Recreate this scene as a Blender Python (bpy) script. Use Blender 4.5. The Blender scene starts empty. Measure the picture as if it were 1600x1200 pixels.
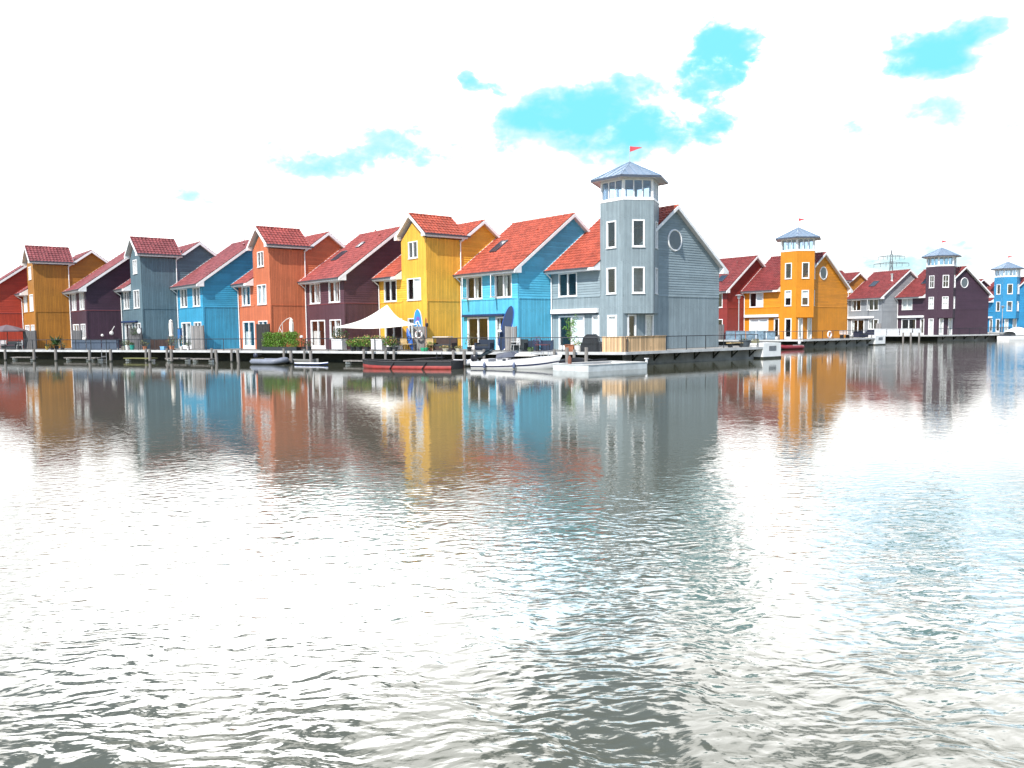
import bpy, bmesh, math, random
from mathutils import Vector, Matrix
random.seed(7)
R = math.radians
scene = bpy.context.scene
COL = scene.collection

# ------------------------------------------------------------------ camera
FPX, PITCH, ROLL, CAMH = 1250.75, R(3.959), R(-0.5764), 1.49
cam_d = bpy.data.cameras.new('camera'); cam = bpy.data.objects.new('camera', cam_d); COL.objects.link(cam)
scene.camera = cam
cam_d.sensor_width = 36; cam_d.lens = FPX / 1600 * 36; cam_d.clip_start = .1; cam_d.clip_end = 9000
F_ = Vector((0, math.cos(PITCH), -math.sin(PITCH))); UP_ = Vector((0, math.sin(PITCH), math.cos(PITCH))); X_ = Vector((1, 0, 0))
rt = X_ * math.cos(ROLL) + UP_ * math.sin(ROLL); up = UP_ * math.cos(ROLL) - X_ * math.sin(ROLL)
M = Matrix((rt, up, -F_)).transposed().to_4x4(); M.translation = Vector((0, 0, CAMH)); cam.matrix_world = M

# ------------------------------------------------------------------ render / exposure
scene.view_settings.view_transform = 'Standard'; scene.view_settings.look = 'None'
scene.view_settings.exposure = 0.5; scene.view_settings.gamma = 1

# ------------------------------------------------------------------ sun and sky
SUN_AZ, SUN_EL = R(210.4), R(46)
sd = bpy.data.lights.new('sun', 'SUN'); sd.energy = 4.2; sd.angle = R(.53); sd.color = (1, .955, .89)
so = bpy.data.objects.new('sun', sd); COL.objects.link(so)
sdir = Vector((math.sin(SUN_AZ) * math.cos(SUN_EL), math.cos(SUN_AZ) * math.cos(SUN_EL), math.sin(SUN_EL)))
so.rotation_euler = sdir.to_track_quat('Z', 'Y').to_euler(); so.location = sdir * 200

class NT:
    """small helper for node trees"""
    def __init__(s, tree): s.t = tree
    def n(s, typ, **kw):
        nd = s.t.nodes.new(typ)
        for k, v in kw.items(): setattr(nd, k, v)
        return nd
    def put(s, sock, v):
        if isinstance(v, bpy.types.NodeSocket): s.t.links.new(v, sock)
        elif v is not None: sock.default_value = v
    def m(s, op, a, b=None, c=None, clamp=False):
        nd = s.n('ShaderNodeMath', operation=op, use_clamp=clamp)
        s.put(nd.inputs[0], a)
        if b is not None: s.put(nd.inputs[1], b)
        if c is not None: s.put(nd.inputs[2], c)
        return nd.outputs[0]
    def ss(s, v, a, b, lo=0., hi=1.):
        nd = s.n('ShaderNodeMapRange', interpolation_type='SMOOTHSTEP')
        s.put(nd.inputs[0], v); nd.inputs[1].default_value = a; nd.inputs[2].default_value = b
        nd.inputs[3].default_value = lo; nd.inputs[4].default_value = hi
        return nd.outputs[0]
    def mix(s, f, a, b, blend='MIX'):
        nd = s.n('ShaderNodeMix', data_type='RGBA', blend_type=blend)
        s.put(nd.inputs[0], f); s.put(nd.inputs[6], a); s.put(nd.inputs[7], b)
        return nd.outputs[2]
    def comb(s, x, y, z):
        nd = s.n('ShaderNodeCombineXYZ')
        for i, v in enumerate((x, y, z)): s.put(nd.inputs[i], v)
        return nd.outputs[0]
    def noise(s, vec, scale, detail=3, rough=.5, dims='3D'):
        nd = s.n('ShaderNodeTexNoise', noise_dimensions=dims)
        s.put(nd.inputs['Vector'], vec); nd.inputs['Scale'].default_value = scale
        nd.inputs['Detail'].default_value = detail; nd.inputs['Roughness'].default_value = rough
        return nd.outputs[0]

world = bpy.data.worlds.new('World'); scene.world = world; world.use_nodes = True
wt = world.node_tree; wt.nodes.clear(); W = NT(wt)
sky = W.n('ShaderNodeTexSky', sky_type='NISHITA'); sky.sun_disc = False
sky.sun_elevation = SUN_EL; sky.sun_rotation = SUN_AZ; sky.air_density = 1.1; sky.dust_density = .6
tc = W.n('ShaderNodeTexCoord'); sp = W.n('ShaderNodeSeparateXYZ'); wt.links.new(tc.outputs['Generated'], sp.inputs[0])
sx, sy, sz = sp.outputs
az = W.m('ARCTAN2', sx, sy); el = W.m('ARCSINE', sz)
pv = W.comb(W.m('MULTIPLY', az, 1.0), W.m('MULTIPLY', el, 1.7), 0.)
n_big = W.noise(pv, 3.2, 5, .55); n_det = W.noise(W.comb(az, W.m('MULTIPLY', el, 1.4), W.m('MULTIPLY', n_big, .35)), 13, 9, .62)
n_w1 = W.noise(pv, 9., 4, .6); n_w2 = W.noise(W.comb(az, W.m('MULTIPLY', el, 1.5), 4.), 9., 4, .6)
azw = W.m('ADD', az, W.m('MULTIPLY', W.m('SUBTRACT', n_w1, .5), .20)); elw = W.m('ADD', el, W.m('MULTIPLY', W.m('SUBTRACT', n_w2, .5), .10))
def blobs(lst):
    """union of soft ellipses in azimuth / elevation (degrees), each (az, el, r_az, r_el, strength)"""
    out = None
    for a0, e0, ra, re, k in lst:
        da = W.m('DIVIDE', W.m('SUBTRACT', azw, R(a0)), R(ra)); de = W.m('DIVIDE', W.m('SUBTRACT', elw, R(e0)), R(re))
        q = W.m('MULTIPLY', W.m('SUBTRACT', 1., W.m('ADD', W.m('MULTIPLY', da, da), W.m('MULTIPLY', de, de)), clamp=True), k)
        out = q if out is None else W.m('MAXIMUM', out, q)
    return out
holes = blobs([(5.0, 14.6, 8.0, 3.0, 1.1), (9.5, 13.6, 6.0, 3.0, 1.05), (15.0, 17.6, 4.8, 3.2, 1.1), (11.8, 15.8, 4.5, 2.2, .85), (-4., 12.8, 9., 2.4, .55), (26., 12.5, 9., 1.6, .45),
               (27.3, 16.6, 4.0, 1.9, 1.0), (34.3, 13.6, 2.6, 2.4, .9), (-2.6, 16.0, 1.9, 1.5, .75),
               (-10.5, 11.8, 9.5, 1.6, .60), (-22., 9.6, 4.5, 1.2, .55), (6.9, 22.8, 1.8, 1.2, .8), (34.6, 10.5, 3., 2., .5), (-33., 13., 3., 3., .35), (25., 4.1, 6., .8, .48),
               (6.5, 32., 9., 10., 1.5), (-31., 29., 8., 7., 1.2), (-15., 31., 6., 5., 1.), (24., 29., 8., 4., .6)])
hz = W.m('ADD', holes, W.m('MULTIPLY', W.m('SUBTRACT', n_det, .5), 3.2))
hz = W.m('ADD', hz, W.m('MULTIPLY', W.m('SUBTRACT', n_big, .5), 1.2))
hole = W.m('MULTIPLY', W.ss(hz, .0, .95), W.ss(holes, .0, .45))
# clear sky with scattered clouds away from the bank of cloud in front
back = W.ss(W.m('ADD', sy, W.m('MULTIPLY', W.m('SUBTRACT', n_big, .5), .5)), .35, .75)
high = W.ss(W.m('ADD', el, W.m('MULTIPLY', W.m('SUBTRACT', n_big, .5), .5)), R(33), R(46), 1., 0.)
bank = W.m('MULTIPLY', back, high)
scat = W.m('MULTIPLY', W.ss(n_big, .50, .68), .55)
cloud = W.m('MULTIPLY', W.m('MAXIMUM', bank, scat), W.m('POWER', W.m('SUBTRACT', 1., hole, clamp=True), 2.4))
lum = W.m('ADD', W.ss(el, R(20.), R(30.), 3.6, 3.0), W.m('MULTIPLY', blobs([(-17., 17., 17., 12., 1.), (16.5, 13., 6., 9., .6), (-3., 19., 7., 7., .35)]), 8.0))
rise = W.ss(el, R(8.5), R(20.), .0, 1.)
calm = W.m('SUBTRACT', 1., W.m('MULTIPLY', W.ss(holes, .0, .40), .45))
lum = W.m('ADD', W.m('MULTIPLY', W.ss(n_det, .25, .70, .80, 1.22), W.ss(el, R(3.), R(7.), 1., 1.7)), W.m('MULTIPLY', W.m('MULTIPLY', W.m('SUBTRACT', lum, 1.0), rise), calm))
lum = W.m('ADD', W.m('MULTIPLY', lum, bank), W.m('MULTIPLY', W.m('SUBTRACT', 1., bank), 1.0))
cl = W.n('ShaderNodeVectorMath', operation='SCALE'); wt.links.new(W.mix(W.ss(blobs([(5.5, 15.5, 9., 6., 1.), (29., 13.5, 11., 6., 1.)]), .05, .7), (1, .995, .985, 1), (.64, .87, 1.04, 1)), cl.inputs[0]); wt.links.new(lum, cl.inputs['Scale'])
skys = W.n('ShaderNodeVectorMath', operation='SCALE'); wt.links.new(sky.outputs[0], skys.inputs[0]); skys.inputs['Scale'].default_value = .145
# between the clouds low in front the air is a bright cyan
cyc = W.mix(W.ss(W.m('ADD', holes, W.m('MULTIPLY', W.m('SUBTRACT', n_det, .5), 1.4)), .40, 1.05), (.50, .71, .74, 1), (.185, .64, .79, 1))
cy = W.mix(W.m('MULTIPLY', back, W.ss(el, R(20), R(26), 1., 0.)), skys.outputs[0], cyc)
fin = W.mix(cloud, cy, cl.outputs[0])
bg = W.n('ShaderNodeBackground'); wt.links.new(fin, bg.inputs[0]); bg.inputs[1].default_value = 1.0
wo = W.n('ShaderNodeOutputWorld'); wt.links.new(bg.outputs[0], wo.inputs[0])

# ------------------------------------------------------------------ materials
def new_mat(name):
    m = bpy.data.materials.new(name); m.use_nodes = True; t = m.node_tree; t.nodes.clear()
    N = NT(t); out = N.n('ShaderNodeOutputMaterial'); b = N.n('ShaderNodeBsdfPrincipled'); t.links.new(b.outputs[0], out.inputs[0])
    return m, N, b, out
def objco(N):
    tcn = N.n('ShaderNodeTexCoord'); s = N.n('ShaderNodeSeparateXYZ'); N.t.links.new(tcn.outputs['Object'], s.inputs[0])
    return tcn.outputs['Object'], s.outputs
MC = {}
def mat(name, col, rough=.6, metal=0, var=.12, scale=3., bump=0., bscale=20.):
    """plain surface with a little uneven wear"""
    if name in MC: return MC[name]
    m, N, b, out = new_mat(name); oc, _ = objco(N)
    n = N.noise(oc, scale, 4, .6)
    k = N.ss(n, .3, .7, 1 - var, 1 + var)
    sc = N.n('ShaderNodeVectorMath', operation='SCALE'); sc.inputs[0].default_value = col; N.t.links.new(k, sc.inputs['Scale'])
    N.t.links.new(sc.outputs[0], b.inputs['Base Color']); b.inputs['Roughness'].default_value = rough; b.inputs['Metallic'].default_value = metal
    if bump:
        bn = N.n('ShaderNodeBump'); bn.inputs['Distance'].default_value = bump; N.put(bn.inputs['Height'], N.noise(oc, bscale, 3)); N.t.links.new(bn.outputs[0], b.inputs['Normal'])
    MC[name] = m; return m
def boards(name, col, vertical=True, pitch=.145, gap=.10, tint=.10, gap_shade=.55, rough=.55, wear=.16):
    """painted or bare boards: each board a touch different, upright joints darkened in the colour for the shade inside them"""
    if name in MC: return MC[name]
    m, N, b, out = new_mat(name); oc, (x, y, z) = objco(N)
    s = N.m('ADD', x, y) if vertical else z
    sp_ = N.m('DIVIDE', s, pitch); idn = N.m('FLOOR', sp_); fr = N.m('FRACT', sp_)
    wn = N.n('ShaderNodeTexWhiteNoise', noise_dimensions='2D')
    lng = N.m('FLOOR', N.m('DIVIDE', N.m('ADD', z if vertical else N.m('ADD', x, y), N.m('MULTIPLY', idn, 1.7)), 6.0))
    N.put(wn.inputs['Vector'], N.comb(idn, lng, 0.))
    k = N.ss(wn.outputs[0], 0, 1, 1 - tint, 1 + tint)
    stretched = N.comb(N.m('MULTIPLY', N.m('ADD', x, y), 9. if vertical else .8), 0., N.m('MULTIPLY', z, .8 if vertical else 9.))
    k = N.m('MULTIPLY', k, N.ss(N.noise(stretched, 1.6, 6, .7), .25, .75, 1 - wear * .8, 1 + wear * .8))
    k = N.m('MULTIPLY', k, N.ss(N.noise(oc, .7, 4, .6), .25, .75, .90, 1.08))
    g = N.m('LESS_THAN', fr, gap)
    if vertical: k = N.m('MULTIPLY', k, N.m('SUBTRACT', 1., N.m('MULTIPLY', g, gap_shade)))  # shade of the gap painted into the board colour
    # row of nail heads / board ends
    jz = N.m('LESS_THAN', N.m('FRACT', N.m('DIVIDE', N.m('ADD', z, N.m('MULTIPLY', N.m('FRACT', N.m('MULTIPLY', idn, .37)), .25)), 2.9)), .012)
    if vertical: k = N.m('MULTIPLY', k, N.m('SUBTRACT', 1., N.m('MULTIPLY', jz, .14)))
    sc = N.n('ShaderNodeVectorMath', operation='SCALE'); sc.inputs[0].default_value = col; N.t.links.new(k, sc.inputs['Scale'])
    N.t.links.new(sc.outputs[0], b.inputs['Base Color']); b.inputs['Roughness'].default_value = rough
    if vertical:
        bn = N.n('ShaderNodeBump'); bn.inputs['Distance'].default_value = .012; bn.inputs['Strength'].default_value = .8
        N.put(bn.inputs['Height'], N.m('SUBTRACT', 1., N.m('MULTIPLY', g, 1.)))
        N.t.links.new(bn.outputs[0], b.inputs['Normal'])
    MC[name] = m; return m
def tiles(name, col, rough=.42):
    if name in MC: return MC[name]
    m, N, b, out = new_mat(name); oc, (x, y, z) = objco(N)
    wn = N.n('ShaderNodeTexWhiteNoise', noise_dimensions='3D')
    N.put(wn.inputs['Vector'], N.comb(N.m('FLOOR', N.m('DIVIDE', x, .292)), N.m('FLOOR', N.m('DIVIDE', y, .284)), N.m('FLOOR', N.m('DIVIDE', z, .209))))
    k = N.m('MULTIPLY', N.ss(wn.outputs[0], 0, 1, .80, 1.18), N.ss(N.noise(oc, .9, 5, .6), .3, .7, .82, 1.12))
    moss = N.ss(N.noise(oc, 5., 5, .7), .60, .75, 0., .35)
    sc = N.n('ShaderNodeVectorMath', operation='SCALE'); sc.inputs[0].default_value = col; N.t.links.new(k, sc.inputs['Scale'])
    N.t.links.new(N.mix(moss, sc.outputs[0], (col[0] * .45, col[0] * .33, col[0] * .28, 1)), b.inputs['Base Color'])
    b.inputs['Roughness'].default_value = rough
    MC[name] = m; return m
def glass(name='window_glass', tint=(.94, .965, .975), refl=1.0):
    if name in MC: return MC[name]
    m = bpy.data.materials.new(name); m.use_nodes = True; t = m.node_tree; t.nodes.clear(); N = NT(t)
    out = N.n('ShaderNodeOutputMaterial'); tr = N.n('ShaderNodeBsdfTransparent'); tr.inputs[0].default_value = (*tint, 1)
    gl = N.n('ShaderNodeBsdfGlossy'); gl.inputs['Roughness'].default_value = .015; gl.inputs[0].default_value = (refl, refl, refl, 1)
    fr = N.n('ShaderNodeLayerWeight'); fr.inputs[0].default_value = .5
    tcn = N.n('ShaderNodeTexCoord'); bn = N.n('ShaderNodeBump'); bn.inputs['Distance'].default_value = .004
    N.put(bn.inputs['Height'], N.noise(tcn.outputs['Object'], 2.2, 2)); t.links.new(bn.outputs[0], gl.inputs['Normal'])
    mx = N.n('ShaderNodeMixShader'); t.links.new(N.m('ADD', .045, N.m('MULTIPLY', N.m('POWER', fr.outputs['Facing'], 4.), .9), clamp=True), mx.inputs[0]); t.links.new(tr.outputs[0], mx.inputs[1]); t.links.new(gl.outputs[0], mx.inputs[2])
    t.links.new(mx.outputs[0], out.inputs[0]); MC[name] = m; return m
def leafmat(name, col):
    if name in MC: return MC[name]
    m, N, b, out = new_mat(name)
    g = N.n('ShaderNodeNewGeometry')
    h = N.n('ShaderNodeHueSaturation'); h.inputs['Color'].default_value = (*col, 1)
    N.put(h.inputs['Hue'], N.ss(g.outputs['Random Per Island'], 0, 1, .47, .53)); N.put(h.inputs['Value'], N.ss(g.outputs['Random Per Island'], 0, 1, .55, 1.5))
    N.t.links.new(h.outputs[0], b.inputs['Base Color']); b.inputs['Roughness'].default_value = .5
    MC[name] = m; return m

WHITE = mat('white_paint', (.86, .86, .86), .45, var=.06)
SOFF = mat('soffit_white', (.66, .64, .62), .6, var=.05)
GUTTER = mat('zinc_gutter', (.085, .09, .11), .45, .3)
GLASS = glass()
LGLASS = glass('lantern_glass', (.80, .88, .95))
CURT = mat('curtain_cloth', (.72, .71, .68), .9, var=.15, scale=7)
BLIND = mat('white_blind', (.86, .86, .86), .8, var=.04)
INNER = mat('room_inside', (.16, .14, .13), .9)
DARKM = mat('dark_metal', (.025, .028, .032), .45, .4)
STEEL = mat('bright_steel', (.55, .56, .58), .3, .9)
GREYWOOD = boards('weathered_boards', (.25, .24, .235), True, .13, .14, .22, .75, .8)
CONC = mat('concrete', (.36, .36, .35), .85, var=.25, scale=1.3, bump=.01)
RUBBER = mat('black_rubber', (.015, .015, .017), .6)

# ------------------------------------------------------------------ mesh helpers
class MB:
    def __init__(s): s.v = []; s.f = []; s.m = []
    def vert(s, p): s.v.append(tuple(p)); return len(s.v) - 1
    def face(s, pts, m=0):
        i = len(s.v); s.v += [tuple(p) for p in pts]; s.f.append(tuple(range(i, i + len(pts)))); s.m.append(m)
    def hexa(s, c, m=0):
        """box from 8 corners: 4 bottom ccw, 4 top ccw"""
        i = len(s.v); s.v += [tuple(p) for p in c]
        for q in ((3, 2, 1, 0), (4, 5, 6, 7), (0, 1, 5, 4), (1, 2, 6, 5), (2, 3, 7, 6), (3, 0, 4, 7)):
            s.f.append(tuple(i + k for k in q)); s.m.append(m)
    def box(s, a, b, m=0):
        (x0, y0, z0), (x1, y1, z1) = a, b
        s.hexa([(x0, y0, z0), (x1, y0, z0), (x1, y1, z0), (x0, y1, z0), (x0, y0, z1), (x1, y0, z1), (x1, y1, z1), (x0, y1, z1)], m)
    def obox(s, O, X, Y, Z, m=0):
        O, X, Y, Z = map(Vector, (O, X, Y, Z))
        s.hexa([O, O + X, O + X + Y, O + Y, O + Z, O + X + Z, O + X + Y + Z, O + Y + Z], m)
    def prism(s, pts, D, m=0):
        """planar polygon pts extruded by vector D"""
        n = len(pts); D = Vector(D); i = len(s.v)
        s.v += [tuple(p) for p in pts] + [tuple(Vector(p) + D) for p in pts]
        s.f.append(tuple(i + k for k in range(n))[::-1]); s.m.append(m); s.f.append(tuple(i + n + k for k in range(n))); s.m.append(m)
        for k in range(n):
            j = (k + 1) % n; s.f.append((i + k, i + j, i + n + j, i + n + k)); s.m.append(m)
    def tube(s, p, q, r, n=8, r2=None, m=0, caps=True):
        p, q = Vector(p), Vector(q); d = (q - p).normalized(); a = d.orthogonal().normalized(); b = d.cross(a); r2 = r if r2 is None else r2
        i = len(s.v)
        for c, rr in ((p, r), (q, r2)):
            for k in range(n):
                t = 2 * math.pi * k / n; s.v.append(tuple(c + (a * math.cos(t) + b * math.sin(t)) * rr))
        for k in range(n):
            j = (k + 1) % n; s.f.append((i + k, i + j, i + n + j, i + n + k)); s.m.append(m)
        if caps:
            s.f.append(tuple(i + k for k in range(n))[::-1]); s.m.append(m); s.f.append(tuple(i + n + k for k in range(n))); s.m.append(m)
    def path(s, pts, r, n=8, m=0):
        for a, b in zip(pts, pts[1:]): s.tube(a, b, r, n, m=m)
    def lathe(s, c, prof, n=16, m=0, axis=(0, 0, 1)):
        """prof: list of (radius, height)"""
        ax = Vector(axis).normalized(); a = ax.orthogonal().normalized(); b = ax.cross(a); c = Vector(c); i = len(s.v)
        for r, h in prof:
            for k in range(n):
                t = 2 * math.pi * k / n; s.v.append(tuple(c + ax * h + (a * math.cos(t) + b * math.sin(t)) * r))
        for j in range(len(prof) - 1):
            for k in range(n):
                l = (k + 1) % n; s.f.append((i + j * n + k, i + j * n + l, i + (j + 1) * n + l, i + (j + 1) * n + k)); s.m.append(m)
    def torus(s, c, r, t, axis, n=24, k=8, m=0, mfun=None):
        ax = Vector(axis).normalized(); a = ax.orthogonal().normalized(); b = ax.cross(a); c = Vector(c); i = len(s.v)
        for j in range(n):
            th = 2 * math.pi * j / n; rd = a * math.cos(th) + b * math.sin(th)
            for l in range(k):
                ph = 2 * math.pi * l / k; s.v.append(tuple(c + rd * (r + t * math.cos(ph)) + ax * t * math.sin(ph)))
        for j in range(n):
            for l in range(k):
                j2, l2 = (j + 1) % n, (l + 1) % k
                s.f.append((i + j * k + l, i + j2 * k + l, i + j2 * k + l2, i + j * k + l2)); s.m.append(mfun(j) if mfun else m)
    def grid(s, fn, nu, nv, m=0, mfun=None):
        i = len(s.v)
        for a in range(nu + 1):
            for b in range(nv + 1): s.v.append(tuple(fn(a / nu, b / nv)))
        for a in range(nu):
            for b in range(nv):
                s.f.append((i + a * (nv + 1) + b, i + (a + 1) * (nv + 1) + b, i + (a + 1) * (nv + 1) + b + 1, i + a * (nv + 1) + b + 1)); s.m.append(mfun(a, b) if mfun else m)
    def leaves(s, n, fn, size, m=0, up=.3):
        """n small bent leaf faces; fn() gives a place"""
        for _ in range(n):
            p = Vector(fn()); d = Vector((random.gauss(0, 1), random.gauss(0, 1), random.gauss(0, 1) + up)).normalized(); e = d.orthogonal().normalized()
            th = random.random() * 6.28; e = (e * math.cos(th) + d.cross(e) * math.sin(th)); f = d.cross(e); z = size * random.uniform(.6, 1.3)
            s.face([p - e * z, p - f * z * .45 + d * z * .12, p + e * z, p + f * z * .45 + d * z * .12], m)
    def mesh(s, name, mats, smooth=False):
        me = bpy.data.meshes.new(name); me.from_pydata(s.v, [], s.f)
        for mt in mats: me.materials.append(mt)
        me.polygons.foreach_set('material_index', s.m)
        if smooth: me.polygons.foreach_set('use_smooth', [True] * len(s.f))
        me.update(); return me
def tag(o, label=None, cat=None, group=None, kind=None):
    if label: o['label'] = label
    if cat: o['category'] = cat
    if group: o['group'] = group
    if kind: o['kind'] = kind
    return o
def empty(name, loc, rz, label, cat, group=None):
    o = bpy.data.objects.new(name, None); COL.objects.link(o); o.location = loc; o.rotation_euler = (0, 0, rz); o.empty_display_size = .3
    return tag(o, label, cat, group)
def part(name, mb, mats, parent, smooth=False, label=None):
    if not isinstance(mats, (list, tuple)): mats = [mats]
    me = mb if isinstance(mb, bpy.types.Mesh) else mb.mesh(name, mats, smooth)
    o = bpy.data.objects.new(name, me); COL.objects.link(o); o.parent = parent
    if label: o['label'] = label
    return o
def single(name, mb, mats, label, cat, loc=(0, 0, 0), rz=0, group=None, smooth=False):
    if not isinstance(mats, (list, tuple)): mats = [mats]
    o = bpy.data.objects.new(name, mb.mesh(name, mats, smooth)); COL.objects.link(o); o.location = loc; o.rotation_euler = (0, 0, rz)
    return tag(o, label, cat, group)
def struct(name, mb, mats, smooth=False, kind='structure'):
    if not isinstance(mats, (list, tuple)): mats = [mats]
    o = bpy.data.objects.new(name, mb.mesh(name, mats, smooth)); COL.objects.link(o); o['kind'] = kind; return o

# ------------------------------------------------------------------ ground plan
DECKZ, WATERZ = 0., -.88
def ray(x, y):
    u2, v2 = (x - 800) / FPX, (y - 600) / FPX
    return (rt * u2 - up * v2 + F_)
def axes(psi): return Vector((math.sin(psi), math.cos(psi), 0)), Vector((-math.cos(psi), math.sin(psi), 0))
PSI_A = R(140.32); UA, VA = axes(PSI_A)
WP, WT, W0, ST, DEP = 6.6466, 6.7464, 6.88, 3.0734, 10.2257
EDGE_A = [Vector(p) for p in ((-80, 90.5, 0), (-62, 81.3, 0), (-47.1, 74.2, 0), (-26.3, 64.9, 0), (-11.6, 57.3, 0), (-4.2, 53.2, 0), (6.92, 48.6, 0))]
def D(px, off=0., edge=None):
    """place on the quay deck in picture column px, off metres back from its edge; returns location and heading"""
    edge = edge or EDGE_A; d = ray(px, 532); best = None
    for a, b in zip(edge, edge[1:]):
        t = (b - a).normalized(); n = Vector((-t.y, t.x, 0)); a2, b2 = a + n * off, b + n * off
        den = d.x * t.y - d.y * t.x
        if abs(den) < 1e-6: continue
        k = (a2.x * t.y - a2.y * t.x) / den                      # along ray
        p = Vector((d.x * k, d.y * k, 0)); w = (p - a2).dot(t) / (b2 - a2).length
        pen = max(0, -w, w - 1)
        if k > 0 and (best is None or pen < best[0]): best = (pen, p, math.atan2(t.y, t.x))
    return best[1], best[2]

# ------------------------------------------------------------------ water
def water_mat():
    m, N, b, out = new_mat('rippled_water')
    g = N.n('ShaderNodeNewGeometry'); s = N.n('ShaderNodeSeparateXYZ'); N.t.links.new(g.outputs['Position'], s.inputs[0]); x, y, z = s.outputs
    # wind-roughened water in the open, calmer in the lee of the quay
    wp = N.noise(N.comb(N.m('MULTIPLY', x, .035), N.m('MULTIPLY', y, .05), 0.), 1., 3, .5)
    lee = N.m('ADD', y, N.m('ADD', N.m('MULTIPLY', x, -.10), N.m('MULTIPLY', N.m('SUBTRACT', wp, .5), 26.)))
    amp = N.m('ADD', N.m('ADD', .07, N.ss(lee, 18., 30., .09, 0.)), N.ss(y, 5., 15., .56, 0.))
    open_r = N.ss(N.m('SUBTRACT', x, N.m('MULTIPLY', y, .34)), 0., 9., 0., .24)
    amp = N.m('MAXIMUM', amp, open_r)
    gust = N.ss(N.noise(N.comb(N.m('MULTIPLY', x, .16), N.m('MULTIPLY', y, .22), 9.), 1., 3, .55), .35, .65, .65, 1.15)
    amp = N.m('MULTIPLY', amp, gust)
    warp = N.noise(N.comb(x, y, 0.), 1.3, 2)
    xw = N.m('ADD', x, N.m('MULTIPLY', warp, .35)); yw = N.m('ADD', y, N.m('MULTIPLY', warp, .45))
    r1 = N.noise(N.comb(N.m('MULTIPLY', xw, 5.6), N.m('MULTIPLY', yw, 9.4), 0.), 1.0, 1.5, .4)
    r2 = N.noise(N.comb(N.m('MULTIPLY', xw, 10.0), N.m('MULTIPLY', yw, 18.0), 3.), 1.0, 2, .5)
    r3 = N.noise(N.comb(N.m('MULTIPLY', x, .8), N.m('MULTIPLY', y, 1.5), 7.), 1.0, 2, .5)
    h = N.m('ADD', N.m('ADD', N.m('MULTIPLY', r1, .020), N.m('MULTIPLY', r2, .0038)), N.m('MULTIPLY', r3, .013))
    h = N.m('MULTIPLY', h, amp)
    bn = N.n('ShaderNodeBump'); bn.inputs['Strength'].default_value = 1.; bn.inputs['Distance'].default_value = 1.; N.put(bn.inputs['Height'], h)
    N.t.links.new(bn.outputs[0], b.inputs['Normal'])
    b.inputs['Base Color'].default_value = (.080, .084, .060, 1); b.inputs['Roughness'].default_value = .035; b.inputs['IOR'].default_value = 1.45
    return m
mb = MB(); mb.face([(-4000, -300, WATERZ), (4000, -300, WATERZ), (4000, 7000, WATERZ), (-4000, 7000, WATERZ)])
struct('water', mb, water_mat())

# ------------------------------------------------------------------ houses
SL = .735                 # slope of the main roofs
ZR = 9.68                 # ridge
OV, OF = .34, .62         # verge and eave overhang
def zs(y): return ZR - abs(y - DEP / 2) * SL      # top of the roof at depth y
def panel(mb, O, X, N_, prof, z0, z1, lap, m, holes=()):
    """boarded wall face: prof(z) -> (xl, xr); holes (x0,x1,z0,z1); lap boards get real steps"""
    O, X, N_ = Vector(O), Vector(X), Vector(N_); zc = {z0, z1}
    if lap:
        k = z0
        while k < z1 - 1e-4: zc.add(round(k, 4)); k += .17
    for h in holes: zc |= {h[2], h[3]}
    for b_ in getattr(prof, 'breaks', ()): zc.add(b_)
    zc = sorted(z for z in zc if z0 - 1e-6 <= z <= z1 + 1e-6)
    for a, b in zip(zc, zc[1:]):
        if b - a < 1e-4: continue
        la, ra = prof(a + 1e-5); lb, rb = prof(b - 1e-5)
        if lap:
            st = z0 + math.floor((a - z0 + 1e-4) / .17) * .17
            oa = .028 * (1 - (a - st) / .17); ob = .028 * (1 - (b - st) / .17)
        else: oa = ob = 0
        cuts = sorted([(h[0], h[1]) for h in holes if h[2] <= a + 1e-4 and h[3] >= b - 1e-4])
        segs = []; ca, cb = la, lb
        for h0, h1 in cuts: segs.append((ca, cb, h0, h0)); ca = cb = h1
        segs.append((ca, cb, ra, rb))
        for p0, p1, p2, p3 in segs:
            if p2 - p0 < 1e-4 and p3 - p1 < 1e-4: continue
            A = O + X * p0 + N_ * oa + Vector((0, 0, a)); B = O + X * p2 + N_ * oa + Vector((0, 0, a)); C_ = O + X * p3 + N_ * ob + Vector((0, 0, b)); D_ = O + X * p1 + N_ * ob + Vector((0, 0, b))
            mb.face([A, B, C_, D_], m)
            if lap and abs(a - st) < 1e-3 and oa > 0: mb.face([A - N_ * oa, B - N_ * oa, B, A], m)

ROOFC = {}
def tile_slope(mb, P, X, S, tw_=.29, row=.35, seg=6, m=0, clip=None):
    """pantiled slope; P eave corner, X along the eave (vector, full length), S up the slope (vector, full length)"""
    P, X, S = Vector(P), Vector(X), Vector(S); N_ = X.cross(S).normalized()
    if N_.z < 0: N_ = -N_
    nt = max(1, round(X.length / tw_)); nr = max(1, round(S.length / row)); xs = nt * seg
    prof = [.055 * (.5 + .5 * math.cos(2 * math.pi * ((i % seg) / seg))) ** 1.4 for i in range(seg)]
    for r in range(nr):
        a, b = r / nr, (r + 1) / nr; base = len(mb.v)
        for i in range(xs + 1):
            h = prof[i % seg]; t = i / xs
            mb.v.append(tuple(P + X * t + S * a + N_ * (h + .060 - .02))); mb.v.append(tuple(P + X * t + S * (b + .02 * (r < nr - 1)) + N_ * (h + .012 - .02))); mb.v.append(tuple(P + X * t + S * a + N_ * (h - .02)))
        for i in range(xs):
            q = base + i * 3; mb.f.append((q, q + 3, q + 4, q + 1)); mb.m.append(m); mb.f.append((q + 2, q + 5, q + 3, q)); mb.m.append(m)
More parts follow.
